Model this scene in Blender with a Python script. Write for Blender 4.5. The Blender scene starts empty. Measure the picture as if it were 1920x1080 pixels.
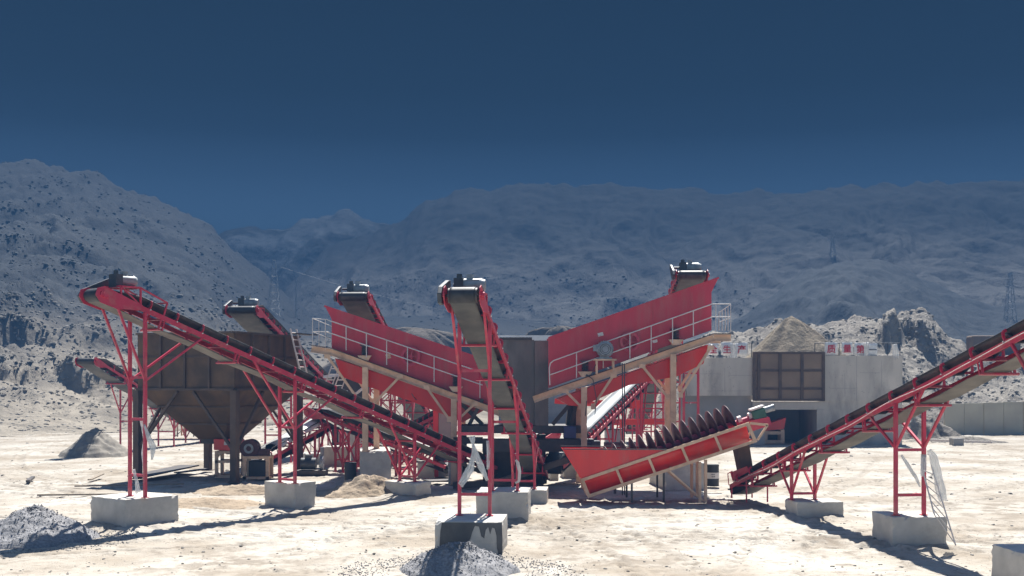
import bpy, math, random
import numpy as np
from mathutils import Vector, Matrix

random.seed(7)
rng = np.random.default_rng(11)
scene = bpy.context.scene
COL = scene.collection
R = math.radians

# ------------------------------------------------------------------ camera
K = 1.4                           # depth scale: focal length 2100 photo pixels
CAM_H, FPX = 4.3, 1500.0 * K          # eye height, focal length in photo pixels; horizon at photo row 720
HOR = 720.0
cam_d = bpy.data.cameras.new("camera")
cam = bpy.data.objects.new("camera", cam_d)
COL.objects.link(cam)
cam.location = (0, 0, CAM_H)
cam.rotation_euler = (R(90), 0, 0)
cam_d.sensor_width = 36
cam_d.lens = FPX / 1920 * 36
cam_d.shift_y = (HOR - 540) / 1920
cam_d.clip_start, cam_d.clip_end = 0.1, 8000
scene.camera = cam

# ------------------------------------------------------------------ sky and sun
SUN_EL, SUN_AZ = R(57.5), R(9.5)     # azimuth measured from straight ahead to the right
world = bpy.data.worlds.new("World")
scene.world = world
world.use_nodes = True
nt = world.node_tree
for n in list(nt.nodes):
    nt.nodes.remove(n)
out = nt.nodes.new("ShaderNodeOutputWorld")
bg = nt.nodes.new("ShaderNodeBackground")
bg.inputs[1].default_value = 0.085
sky = nt.nodes.new("ShaderNodeTexSky")
sky.sky_type = 'NISHITA'
sky.sun_disc = False
sky.sun_elevation, sky.sun_rotation = SUN_EL, SUN_AZ
sky.altitude = 4200
sky.air_density, sky.dust_density, sky.ozone_density = 1.0, 0.3, 3.0
tc = nt.nodes.new("ShaderNodeTexCoord")
sep = nt.nodes.new("ShaderNodeSeparateXYZ")
nt.links.new(tc.outputs["Generated"], sep.inputs[0])
ramp = nt.nodes.new("ShaderNodeValToRGB")       # sky multiplier by elevation: dark band in view, bright overhead added to fill shadows
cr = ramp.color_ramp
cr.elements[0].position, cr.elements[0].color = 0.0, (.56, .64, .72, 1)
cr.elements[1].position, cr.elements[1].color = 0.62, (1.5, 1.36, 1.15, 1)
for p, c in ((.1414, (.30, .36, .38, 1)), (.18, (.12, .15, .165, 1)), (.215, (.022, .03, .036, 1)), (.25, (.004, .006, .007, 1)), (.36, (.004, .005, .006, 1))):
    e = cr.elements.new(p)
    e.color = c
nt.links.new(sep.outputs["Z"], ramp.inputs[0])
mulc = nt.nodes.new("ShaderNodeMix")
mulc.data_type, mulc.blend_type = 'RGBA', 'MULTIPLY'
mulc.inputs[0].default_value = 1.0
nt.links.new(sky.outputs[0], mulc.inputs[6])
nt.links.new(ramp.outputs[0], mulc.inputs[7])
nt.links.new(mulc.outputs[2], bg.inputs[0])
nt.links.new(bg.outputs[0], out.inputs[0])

sun_d = bpy.data.lights.new("sun", 'SUN')
sun_d.energy, sun_d.angle, sun_d.color = 4.6, R(0.5), (1.0, .965, .905)
sun = bpy.data.objects.new("sun", sun_d)
COL.objects.link(sun)
sdir = Vector((math.sin(SUN_AZ) * math.cos(SUN_EL), math.cos(SUN_AZ) * math.cos(SUN_EL), math.sin(SUN_EL)))
sun.rotation_euler = sdir.to_track_quat('Z', 'Y').to_euler()
sun.location = (20, 40, 80)

scene.view_settings.view_transform = 'Standard'
scene.view_settings.look = 'None'
scene.view_settings.gamma = 1
scene.view_settings.exposure = 2.10
scene.cycles.max_bounces = 6
scene.cycles.volume_bounces = 0

HAZE_DENSITY, HAZE_COLOR = 0.0033, (.064, .158, .314)


# ------------------------------------------------------------------ helpers
def P(px, py, d):
    return Vector(((px - 960) / FPX * d, d, CAM_H + (HOR - py) / FPX * d))


def G(px, py):                      # point of the level ground seen at a photo pixel
    d = CAM_H * FPX / (py - HOR)
    return Vector(((px - 960) / FPX * d, d, 0))


V = Vector
ZUP = V((0, 0, 1))


class MB:
    """collects shapes; build() links them as ONE mesh object"""

    def __init__(s):
        s.v, s.f, s.m, s.sm = [], [], [], []

    def add(s, vs, fs, mi=0, smooth=False):
        b = len(s.v)
        s.v += [tuple(x) for x in vs]
        for f in fs:
            s.f.append(tuple(b + i for i in f))
            s.m.append(mi)
            s.sm.append(smooth)
        return s

    def obox(s, c, ax, ay, az, mi=0):   # centre and three half axes
        c, ax, ay, az = V(c), V(ax), V(ay), V(az)
        vs = [c + ax * i + ay * j + az * k for i in (-1, 1) for j in (-1, 1) for k in (-1, 1)]
        fs = [(0, 1, 3, 2), (4, 6, 7, 5), (0, 4, 5, 1), (2, 3, 7, 6), (0, 2, 6, 4), (1, 5, 7, 3)]
        if ax.cross(ay).dot(az) < 0:
            fs = [f[::-1] for f in fs]
        return s.add(vs, fs, mi)

    def box(s, x0, x1, y0, y1, z0, z1, mi=0):
        return s.obox(((x0 + x1) / 2, (y0 + y1) / 2, (z0 + z1) / 2), ((x1 - x0) / 2, 0, 0), (0, (y1 - y0) / 2, 0), (0, 0, (z1 - z0) / 2), mi)

    def beam(s, p, q, w, h, up=ZUP, mi=0):
        p, q = V(p), V(q)
        t = (q - p)
        L = t.length
        t.normalize()
        side = t.cross(V(up))
        if side.length < 1e-3:
            side = t.cross(V((0, 1, 0)))
        side.normalize()
        u = side.cross(t)
        return s.obox((p + q) / 2, t * L / 2, side * w / 2, u * h / 2, mi)

    def channel(s, p, q, w, h, up=ZUP, th=.012, face=1, mi=0):   # a C section: web and two flanges
        p, q = V(p), V(q)
        t = (q - p).normalized()
        side = t.cross(V(up)).normalized()
        u = side.cross(t)
        s.beam(p + side * (face * (w / 2 - th / 2)), q + side * (face * (w / 2 - th / 2)), th, h - 2 * th - .002, up, mi)
        for k in (-1, 1):
            s.beam(p + u * (k * (h / 2 - th / 2)), q + u * (k * (h / 2 - th / 2)), w, th, up, mi)
        return s

    def tube(s, p, q, r, n=10, r2=None, mi=0, cap=True, smooth=True):
        p, q = V(p), V(q)
        r2 = r if r2 is None else r2
        t = (q - p).normalized()
        a = t.cross(ZUP)
        if a.length < 1e-3:
            a = V((1, 0, 0))
        a.normalize()
        b = t.cross(a)
        vs = []
        for k in range(n):
            an = 2 * math.pi * k / n
            o = a * math.cos(an) + b * math.sin(an)
            vs += [p + o * r, q + o * r2]
        s.add(vs, [(2 * k, 2 * k + 1, 2 * ((k + 1) % n) + 1, 2 * ((k + 1) % n)) for k in range(n)], mi, smooth)
        if cap:
            s.add([vs[2 * k] for k in range(n)], [tuple(range(n))], mi)
            s.add([vs[2 * k + 1] for k in range(n)], [tuple(range(n))[::-1]], mi)
        return s

    def path(s, pts, r, n=6, mi=0):
        for a, b in zip(pts[:-1], pts[1:]):
            s.tube(a, b, r, n, mi=mi)
        return s

    def prism(s, pts, vec, mi=0):
        pts = [V(p) for p in pts]
        vec = V(vec)
        n = len(pts)
        nor = V((0, 0, 0))
        for i in range(n):
            nor += pts[i].cross(pts[(i + 1) % n])
        if nor.dot(vec) > 0:
            pts = pts[::-1]
        vs = pts + [p + vec for p in pts]
        fs = [tuple(range(n)), tuple(range(n, 2 * n))[::-1]]
        fs += [((i + 1) % n, i, n + i, n + (i + 1) % n) for i in range(n)]
        return s.add(vs, fs, mi)

    def ring(s, c, axis, r0, r1, th, n=20, mi=0):
        c, axis = V(c), V(axis).normalized()
        a = axis.cross(ZUP)
        if a.length < 1e-3:
            a = V((1, 0, 0))
        a.normalize()
        b = axis.cross(a)
        vs = []
        for k in range(n):
            o = a * math.cos(2 * math.pi * k / n) + b * math.sin(2 * math.pi * k / n)
            vs += [c + o * r0 - axis * th / 2, c + o * r1 - axis * th / 2, c + o * r1 + axis * th / 2, c + o * r0 + axis * th / 2]
        fs = []
        for k in range(n):
            i, j = 4 * k, 4 * ((k + 1) % n)
            for q in range(4):
                fs.append((i + q, j + q, j + (q + 1) % 4, i + (q + 1) % 4))
        return s.add(vs, fs, mi, False)

    def build(s, name, mats, parent=None, origin=None, bevel=0, link=True):
        o0 = V(origin) if origin is not None else (root_loc(parent) if parent else V((0, 0, 0)))
        me = bpy.data.meshes.new(name)
        me.from_pydata([tuple(V(v) - o0) for v in s.v], [], s.f)
        mats = mats if isinstance(mats, (list, tuple)) else [mats]
        for m in mats:
            me.materials.append(m)
        me.polygons.foreach_set("material_index", s.m)
        me.polygons.foreach_set("use_smooth", s.sm)
        me.update()
        o = bpy.data.objects.new(name, me)
        COL.objects.link(o)
        if parent:
            o.parent = parent
        else:
            o.location = o0
        if bevel:
            b = o.modifiers.new("bevel", 'BEVEL')
            b.width, b.segments, b.limit_method = bevel, 2, 'ANGLE'
        return o


def root_loc(o):
    while o.parent:
        o = o.parent
    return V(o.location)


def tag(o, label, cat, group=None):
    o["label"], o["category"] = label, cat
    if group:
        o["group"] = group
    return o


def thing(name, label, cat, loc, group=None):
    o = bpy.data.objects.new(name, None)
    o.empty_display_size = .3
    o.location = loc
    COL.objects.link(o)
    return tag(o, label, cat, group)


def copy_tree(o, parent=None):
    c = o.copy()
    COL.objects.link(c)
    c.parent = parent
    for ch in list(o.children):
        copy_tree(ch, c)
    return c


# ------------------------------------------------------------------ materials
def mat(name, c1, c2=None, rough=.6, metal=0, scale=3.0, detail=6, bump=0.0, bscale=None, stretch=None, spot=None, spot_amt=.5, spot_scale=1.2, lo=.35, hi=.65):
    m = bpy.data.materials.new(name)
    m.use_nodes = True
    t = m.node_tree
    b = t.nodes["Principled BSDF"]
    b.inputs["Roughness"].default_value = rough
    b.inputs["Metallic"].default_value = metal
    co = t.nodes.new("ShaderNodeTexCoord")
    mp = t.nodes.new("ShaderNodeMapping")
    if stretch:
        mp.inputs["Scale"].default_value = stretch
    t.links.new(co.outputs["Object"], mp.inputs[0])
    c2 = c2 or tuple(x * .7 for x in c1)
    nz = t.nodes.new("ShaderNodeTexNoise")
    nz.inputs["Scale"].default_value, nz.inputs["Detail"].default_value = scale, detail
    t.links.new(mp.outputs[0], nz.inputs["Vector"])
    rp = t.nodes.new("ShaderNodeValToRGB")
    rp.color_ramp.elements[0].position, rp.color_ramp.elements[1].position = lo, hi
    rp.color_ramp.elements[0].color, rp.color_ramp.elements[1].color = (*c2, 1), (*c1, 1)
    t.links.new(nz.outputs[0], rp.inputs[0])
    col = rp.outputs[0]
    if spot:
        n2 = t.nodes.new("ShaderNodeTexNoise")
        n2.inputs["Scale"].default_value, n2.inputs["Detail"].default_value, n2.inputs["Roughness"].default_value = spot_scale, 8, .65
        t.links.new(mp.outputs[0], n2.inputs["Vector"])
        r2 = t.nodes.new("ShaderNodeValToRGB")
        r2.color_ramp.elements[0].position, r2.color_ramp.elements[1].position = .5, .68
        t.links.new(n2.outputs[0], r2.inputs[0])
        ml = t.nodes.new("ShaderNodeMath")
        ml.operation = 'MULTIPLY'
        ml.inputs[1].default_value = spot_amt
        t.links.new(r2.outputs[0], ml.inputs[0])
        mx = t.nodes.new("ShaderNodeMix")
        mx.data_type = 'RGBA'
        t.links.new(ml.outputs[0], mx.inputs[0])
        t.links.new(col, mx.inputs[6])
        mx.inputs[7].default_value = (*spot, 1)
        col = mx.outputs[2]
    t.links.new(col, b.inputs["Base Color"])
    if bump:
        n3 = t.nodes.new("ShaderNodeTexNoise")
        n3.inputs["Scale"].default_value, n3.inputs["Detail"].default_value = bscale or scale * 4, 8
        t.links.new(mp.outputs[0], n3.inputs["Vector"])
        bp = t.nodes.new("ShaderNodeBump")
        bp.inputs["Strength"].default_value, bp.inputs["Distance"].default_value = min(1, bump * 10), bump
        t.links.new(n3.outputs[0], bp.inputs["Height"])
        t.links.new(bp.outputs[0], b.inputs["Normal"])
    return m


M = {}
M['red'] = mat("red_paint", (.53, .038, .076), (.45, .028, .058), .42, scale=2.2, bump=.0006, bscale=14, spot=(.42, .20, .16), spot_amt=.5, spot_scale=2.5)
M['redpanel'] = mat("red_sheet_paint", (.58, .042, .064), (.47, .026, .042), .42, scale=1.3, bump=.004, bscale=1.1, spot=(.40, .12, .10), spot_amt=.55, spot_scale=1.6, stretch=(1, 1, .22))
M['brightred'] = mat("bright_red_paint", (.74, .034, .022), (.62, .024, .018), .36, scale=1.2, bump=.003, bscale=1.6, spot=(.45, .12, .09), spot_amt=.45, spot_scale=1.8, stretch=(1, 1, .3))
M['cream'] = mat("primer_cream", (.74, .50, .33), (.60, .40, .26), .6, scale=2.5, spot=(.30, .18, .11), spot_amt=.45, spot_scale=1.8, bump=.0005)
M['whitepaint'] = mat("white_paint", (.74, .70, .66), (.58, .52, .48), .5, scale=3, spot=(.45, .30, .25), spot_amt=.3, spot_scale=3)
M['belt'] = mat("belt_rubber", (.035, .034, .036), (.022, .022, .024), .55, scale=6, spot=(.12, .11, .10), spot_amt=.35, spot_scale=1.5)
M['beltdust'] = mat("dusty_belt_underside", (.17, .152, .13), (.10, .092, .08), .85, scale=1.6, spot=(.09, .085, .075), spot_amt=.5, spot_scale=1.1)
M['dark'] = mat("dark_steel", (.075, .068, .066), (.045, .041, .041), .55, metal=.2, scale=2, spot=(.11, .075, .055), spot_amt=.5, spot_scale=1.2)
M['bin'] = mat("stained_bin_steel", (.20, .175, .158), (.12, .104, .095), .6, metal=.25, scale=.9, spot=(.03, .026, .025), spot_amt=.7, spot_scale=.5, stretch=(1, 1, .35))
M['rust'] = mat("weathered_rusty_steel", (.155, .094, .055), (.085, .057, .040), .75, metal=.15, scale=1.1, spot=(.15, .09, .05), spot_amt=.55, spot_scale=.55, bump=.003, bscale=5)
M['rustrib'] = mat("rusty_rib_steel", (.120, .080, .058), (.075, .053, .042), .75, scale=1.6)
M['motor'] = mat("motor_grey", (.30, .32, .33), (.20, .215, .225), .45, metal=.2, scale=5)
M['motordark'] = mat("motor_dark", (.07, .075, .085), (.045, .05, .055), .5, metal=.2, scale=5)
M['green'] = mat("gearbox_green", (.045, .13, .085), (.03, .09, .06), .4, scale=5)
M['blue'] = mat("motor_blue", (.03, .055, .17), (.02, .04, .12), .4, scale=5)
M['blade'] = mat("spiral_blade_iron", (.085, .018, .022), (.05, .014, .018), .5, scale=3)
M['concrete'] = mat("cast_concrete", (.54, .515, .465), (.40, .38, .345), .9, scale=1.7, bump=.006, bscale=9, spot=(.27, .255, .23), spot_amt=.6, spot_scale=.9)
M['wall'] = mat("board_marked_concrete", (.60, .545, .475), (.43, .395, .35), .9, scale=.45, bump=.012, bscale=2.5, spot=(.27, .25, .225), spot_amt=.7, spot_scale=.5, stretch=(1, 1, .35))
M['walldark'] = mat("darker_concrete", (.33, .32, .305), (.25, .245, .235), .9, scale=.5, bump=.01, bscale=2.5)  # darker concrete for the recessed wall base, tunnel and joints
M['grey'] = mat("grey_enamel", (.27, .28, .30), (.22, .23, .25), .5, scale=1.5)
M['white'] = mat("white_sheet_metal", (.72, .74, .76), (.60, .62, .65), .55, scale=.8, spot=(.45, .45, .44), spot_amt=.4, spot_scale=.7)
M['plastic'] = mat("white_plastic_film", (.80, .79, .77), (.66, .65, .63), .45, scale=6, bump=.004, bscale=18)
M['blackplastic'] = mat("black_plastic", (.022, .022, .024), (.016, .016, .018), .45, scale=5)
M['galv'] = mat("galvanised_cover", (.18, .20, .21), (.14, .155, .165), .45, metal=.3, scale=1.2)
M['gravel'] = mat("grey_gravel", (.27, .265, .27), (.135, .135, .14), .95, scale=16, detail=3, bump=.05, bscale=15, lo=.30, hi=.70)
M['sand'] = mat("washed_sand", (.25, .225, .19), (.18, .165, .14), .95, scale=5, bump=.02, bscale=12)
M['beltgrey'] = mat("grey_belt_underside", (.075, .076, .074), (.045, .047, .048), .7, scale=1.4, spot=(.14, .128, .11), spot_amt=.5, spot_scale=.7)
M['film'] = mat("thin_plastic_film", (.84, .83, .81), (.72, .71, .69), .4, scale=6, bump=.004, bscale=18)
M['wood'] = mat("weathered_plank", (.30, .25, .19), (.20, .165, .13), .9, scale=4)
M['redletter'] = mat("red_lettering", (.55, .02, .05), (.48, .02, .045), .6, scale=3)
M['inkletter'] = mat("dark_lettering", (.08, .07, .08), (.06, .06, .06), .6, scale=3)
M['pipe'] = mat("brown_pipe_wall", (.27, .195, .135), (.18, .13, .095), .85, scale=.5, bump=.02, bscale=3)
M['fenceblock'] = mat("precast_fence_concrete", (.50, .47, .38), (.41, .385, .315), .9, scale=.6, bump=.01, bscale=3)
M['lattice'] = mat("galvanised_lattice", (.42, .44, .46), (.34, .36, .38), .5, metal=.2, scale=2)


ft = M['film'].node_tree              # the film lets part of the light straight through
tb, mxs = ft.nodes.new("ShaderNodeBsdfTransparent"), ft.nodes.new("ShaderNodeMixShader")
mxs.inputs[0].default_value = .6
ft.links.new(tb.outputs[0], mxs.inputs[1])
ft.links.new(ft.nodes["Principled BSDF"].outputs[0], mxs.inputs[2])
ft.links.new(mxs.outputs[0], ft.nodes["Material Output"].inputs[0])


def earth(name, c1, c2, c3, s1, s2, bump, bscale, snow=None, low=None):
    """earth with fine grain, patches and bumps, in object coordinates (metres)"""
    m = bpy.data.materials.new(name)
    m.use_nodes = True
    t = m.node_tree
    b = t.nodes["Principled BSDF"]
    b.inputs["Roughness"].default_value = .95
    b.inputs["Specular IOR Level"].default_value = .15
    co = t.nodes.new("ShaderNodeTexCoord")

    def noise(s, det=8, rough=.6):
        n = t.nodes.new("ShaderNodeTexNoise")
        n.inputs["Scale"].default_value, n.inputs["Detail"].default_value, n.inputs["Roughness"].default_value = s, det, rough
        t.links.new(co.outputs["Object"], n.inputs["Vector"])
        return n.outputs[0]

    def rampn(src, p0, p1):
        r = t.nodes.new("ShaderNodeMapRange")
        r.inputs[1].default_value, r.inputs[2].default_value = p0, p1
        t.links.new(src, r.inputs[0])
        return r.outputs[0]

    def mix(f, a, b_):
        x = t.nodes.new("ShaderNodeMix")
        x.data_type = 'RGBA'
        t.links.new(f, x.inputs[0])
        for sock, val in ((6, a), (7, b_)):
            if isinstance(val, tuple):
                x.inputs[sock].default_value = (*val, 1)
            else:
                t.links.new(val, x.inputs[sock])
        return x.outputs[2]
    c = mix(rampn(noise(s1), .40, .62), c1, c2)
    c = mix(rampn(noise(s2, 10, .75), .52, .68), c, c3)
    c = mix(rampn(noise(s2 * 7, 6, .7), .60, .70), c, c3)
    if snow:
        c = mix(rampn(noise(snow[0], 9, .7), snow[1], snow[1] + .08), c, snow[2])
    if low:                         # paler foot of the slope: rubble on the hillside, painted haze on the mountains
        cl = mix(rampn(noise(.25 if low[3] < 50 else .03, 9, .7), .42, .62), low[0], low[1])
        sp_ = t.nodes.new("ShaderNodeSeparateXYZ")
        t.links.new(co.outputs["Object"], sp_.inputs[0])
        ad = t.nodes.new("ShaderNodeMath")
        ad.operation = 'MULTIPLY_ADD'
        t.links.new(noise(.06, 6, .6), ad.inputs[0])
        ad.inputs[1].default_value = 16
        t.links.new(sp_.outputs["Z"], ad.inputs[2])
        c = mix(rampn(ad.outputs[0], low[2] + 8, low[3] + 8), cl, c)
    t.links.new(c, b.inputs["Base Color"])
    bp = t.nodes.new("ShaderNodeBump")
    bp.inputs["Strength"].default_value, bp.inputs["Distance"].default_value = .9, bump
    t.links.new(noise(bscale, 10, .65), bp.inputs["Height"])
    t.links.new(bp.outputs[0], b.inputs["Normal"])
    return m


M['ground'] = earth("pale_dusty_ground", (.43, .402, .355), (.29, .25, .20), (.175, .145, .112), .22, 1.3, .06, 5)
M['rubble'] = earth("rubble_slope", (.30, .275, .24), (.22, .20, .175), (.12, .11, .098), .10, .45, .9, .6)
M['hill'] = earth("scrubby_hillside", (.054, .060, .066), (.046, .051, .057), (.036, .041, .046), .02, .25, 1.0, .22, low=((.31, .275, .225), (.20, .178, .148), 3.0, 19.0))
M['rock'] = earth("slate_mountain", (.034, .042, .052), (.029, .036, .045), (.022, .028, .036), .008, .05, 5, .05, low=((.25, .25, .245), (.18, .183, .185), 4.0, 80.0))  # bluish dark rock, with haze painted in as paler lower slopes
M['spur'] = earth("scree_spur", (.074, .082, .090), (.060, .068, .076), (.046, .053, .060), .012, .08, 1.8, .10)
M['snowrock'] = earth("snowy_mountain", (.028, .036, .047), (.024, .031, .041), (.019, .025, .034), .006, .04, 8, .03, snow=(.012, .50, (.12, .145, .18)))
M['spoildark'] = earth("dark_spoil", (.17, .15, .13), (.13, .115, .10), (.09, .08, .07), .3, .9, .35, 1.5)
M['soil'] = earth("dug_tan_soil", (.36, .29, .215), (.29, .23, .165), (.20, .155, .11), .5, 1.6, .10, 4)
M['spoil'] = earth("brown_spoil", (.27, .225, .165), (.20, .165, .125), (.13, .115, .095), .3, .9, .35, 1.5)
M['stone'] = earth("loose_stone", (.30, .28, .25), (.23, .215, .19), (.15, .14, .125), .3, 1.5, .05, 6)
M['scrub'] = mat("dry_scrub", (.10, .10, .088), (.075, .075, .067), .95, scale=3)

# ------------------------------------------------------------------ terrain
F0 = 1500.0                       # terrain outlines are written in depth units of K metres


def _hash(ix, iy, seed):
    h = (ix.astype(np.int64) * 374761393 + iy.astype(np.int64) * 668265263 + seed * 1442695041) & 0xffffffff
    h = ((h ^ (h >> 13)) * 1274126177) & 0xffffffff
    return ((h ^ (h >> 16)) & 0xffff) / 65535.0


def noise2(x, y, seed=0):
    x, y = np.broadcast_arrays(np.asarray(x, float), np.asarray(y, float))
    ix, iy = np.floor(x), np.floor(y)
    fx, fy = x - ix, y - iy
    res = 0
    ux, uy = fx * fx * fx * (fx * (fx * 6 - 15) + 10), fy * fy * fy * (fy * (fy * 6 - 15) + 10)
    g = []
    for dx in (0, 1):
        for dy in (0, 1):
            a = _hash(ix + dx, iy + dy, seed) * 2 * np.pi
            g.append(np.cos(a) * (fx - dx) + np.sin(a) * (fy - dy))
    return ((g[0] * (1 - uy) + g[1] * uy) * (1 - ux) + (g[2] * (1 - uy) + g[3] * uy) * ux) * 1.5


def fbm(x, y, o=5, seed=0, gain=.5):
    s, a = 0, 1.0
    for i in range(o):
        s = s + a * noise2(x * 2 ** i, y * 2 ** i, seed + i * 17)
        a *= gain
    return s


def ridged(x, y, o=5, seed=0):
    s, a = 0, 1.0
    for i in range(o):
        s = s + a * (1 - 2 * np.abs(noise2(x * 2 ** i, y * 2 ** i, seed + i * 31)))
        a *= .5
    return s - .9


def sstep(a, b, x):
    t = np.clip((x - a) / (b - a), 0, 1)
    return t * t * (3 - 2 * t)


def prof(pts):
    xs, ys = [p[0] for p in pts], [p[1] for p in pts]

    def f(u):
        return np.interp(u, xs, ys)
    return f


def slope(ridge, D, d0, p=1.1, gully=.10, L=60, seed=1, base=None, back=.35, rough=.0, rl=5):
    """a hillside rising from distance d0 to a crest at distance D whose outline follows the ridge profile"""
    rf = prof(ridge)
    d0f = d0 if callable(d0) else (lambda u: d0 + 0 * u)

    def h(x, y):
        u = x / y * F0 + 960
        Hr = CAM_H + (HOR - rf(u)) / F0 * D
        a = d0f(u) + (3.5 * fbm(x / 10, y * 0 + seed, 5, seed + 2, .6) if rough else 0)
        hb = base(x, y) if base else 0
        s = np.clip((y - a) / (D - a), 0, 1)
        up = hb + (Hr - hb) * s ** p
        wx = x + L * .55 * fbm(x / (L * 1.3), y / (L * 1.6), 3, seed + 41)
        wy = y + L * .55 * fbm(x / (L * 1.3) + 7, y / (L * 1.6), 3, seed + 43)
        n = (ridged(wx / (L * 1.5), wy / (L * 5.0), 2, seed) * .75 + ridged(wx / (L * .55), wy / (L * 1.6), 4, seed + 3) * .34
             + fbm(x / (L * .12), y / (L * .16), 4, seed + 5) * .10)
        amp = gully * np.maximum(Hr, 0) * (4 * s * (1 - s)) ** .8
        crest = .035 * np.maximum(Hr, 0) * s ** 4 * fbm(x / (L * .5), y * 0 + seed, 5, seed + 9)
        z = up + amp * n + crest
        if rough:
            z = z + rough * np.clip(s * 12, 0, 1) * fbm(x / rl, y / rl, 5, seed + 21, .6)
        z = np.where(y > D, (Hr + crest) - (y - D) * back, z)
        return np.where(y < a, -2.5, z)
    return h


RIDGE_L = [(-900, 290), (-400, 292), (0, 302), (100, 312), (200, 334), (270, 362), (330, 385), (370, 410), (400, 430), (440, 468), (480, 503), (530, 548), (580, 585), (620, 604), (700, 640), (760, 700), (900, 760)]
d0L = prof([(-900, 60), (0, 66), (240, 70), (330, 72), (420, 84), (520, 95), (700, 110), (900, 120)])
h_left = slope(RIDGE_L, 340, d0L, 1.25, .075, 38, 3, rough=1.0, rl=7)
h_valley = slope([(200, 640), (450, 612), (600, 592), (760, 590), (900, 592), (1000, 596), (1100, 606), (1250, 622), (1400, 640), (1600, 660), (1800, 650), (2300, 640)], 330, 84, 1.0, .02, 40, 13, rough=.7, rl=9, back=0.02)
h_snow = slope([(0, 450), (380, 437), (430, 428), (500, 431), (560, 416), (620, 402), (650, 399), (700, 408), (740, 424), (820, 420), (1000, 430)], 520, 345, .8, .09, 40, 29)
h_mid = slope([(300, 700), (440, 610), (500, 548), (560, 502), (620, 462), (680, 440), (740, 420), (790, 386), (850, 358), (900, 350), (960, 346), (1050, 344), (1150, 348), (1300, 356), (1500, 362), (2400, 362)], 455, 250, 1.0, .07, 44, 41)
h_right = slope([(760, 680), (860, 628), (1000, 590), (1080, 548), (1150, 505), (1250, 442), (1350, 398), (1450, 370), (1560, 352), (1700, 342), (1920, 338), (2400, 338)], 420, 200, 1.0, .07, 40, 57)
h_spur = slope([(1200, 690), (1330, 618), (1400, 586), (1440, 560), (1480, 532), (1520, 508), (1560, 489), (1600, 483), (1650, 488), (1720, 516), (1790, 548), (1860, 566), (1920, 560), (2000, 520), (2300, 480)], 270, 130, 1.0, .13, 34, 71, rough=.5, rl=6)


def h_mound(x, y):                 # the big rubble bank on the right, with a broken cut face
    u = x / y * F0 + 960
    d0 = np.interp(u, [1150, 1300, 1692, 1760, 2300], [69, 67, 65, 71, 70]) + 1.6 * fbm(x / 6, y * 0 + 2, 4, 19)
    s = np.clip((y - d0) / 26, 0, 1)
    low = np.interp(u, [1200, 1300, 1400, 1560, 1650, 1750, 1800, 1900, 2300], [660, 655, 640, 640, 660, 680, 690, 700, 700])
    top = np.interp(u, [1200, 1280, 1340, 1400, 1460, 1540, 1600, 1650, 1690, 1730, 1745, 1790, 1830, 1880, 1920, 2300], [690, 650, 628, 622, 616, 612, 603, 598, 592, 592, 603, 640, 660, 650, 640, 630])
    Hl = CAM_H + (HOR - low) / F0 * 90
    Ht = CAM_H + (HOR - top) / F0 * 104
    wig = 2.6 * fbm(x / 9, y * 0, 3, 91) + 1.2 * fbm(x / 3, y / 3, 4, 93)
    z = Hl * s ** .8
    stp = sstep(-.5, 3.2 + 3 * fbm(x / 3, y / 5, 3, 92), y - 92 - wig)
    face = np.interp(u, [1500, 1640, 1660, 1740, 1790, 1850], [.1, .2, .62, .72, .35, .1])
    grad = np.clip((y - 88) / 18, 0, 1)
    z = z + np.maximum(Ht - Hl, 0) * (face * stp + (1 - face) * grad)
    z = z + np.clip(s * 8, 0, 1) * (.9 * fbm(x / 4, y / 4, 6, 33, .55) + 1.1 * fbm(x / 14, y / 14, 3, 44))
    z = np.where(y > 112, z - (y - 112) * .12, z)
    k = sstep(1180, 1300, u)
    return np.where(y < d0, -2.5, z * k - 2.5 * (1 - k))


def h_bank(x, y):                  # broken earth ledge on the left rubble
    u = x / y * F0 + 960
    yy = 96 + 5 * fbm(x / 9, y * 0, 4, 15)
    top = 2.6 + 1.6 * fbm(x / 4, y / 4, 4, 25)
    z = h_left(x, y) + top * sstep(-.4, .9, y - yy) * np.clip(1 - (y - yy) / 22, 0, 1)
    k = sstep(-300, 20, u) * (1 - sstep(250, 330, u))
    yy2 = 122 + 5 * fbm(x / 12, y * 0 + 3, 4, 16)
    z = z + (3.0 + 1.5 * fbm(x / 5, y / 5, 3, 12)) * sstep(-.4, .9, y - yy2) * np.clip(1 - (y - yy2) / 25, 0, 1) * (1 - sstep(60, 130, u))
    return np.where(k > .02, z * k + h_left(x, y) * (1 - k), h_left(x, y))


TRACKS = ((-30, 78, 52, 3), (34, 120, 92, 2), (-62, 20, 66, 9), (70, 10, 66, 4), (4, 96, 64, 6), (-8, 74, 40, 12), (22, 84, 55, 14))
PATCHES = ((1110, 1042, 2.0), (1150, 1018, 1.3), (1850, 950, 2.6), (640, 925, 2.2), (1560, 1010, 1.6), (430, 1050, 1.8), (1300, 900, 2.5), (300, 880, 3.2), (1000, 985, 1.3), (120, 905, 3))


def rut(x, Y, cx, cy, rad, wob):
    q = np.hypot(x - cx, Y - cy) - rad - .5 * fbm(x / 14, Y / 14, 2, wob)
    ang = np.arctan2(Y - cy, x - cx) * rad
    return q, ang


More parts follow.
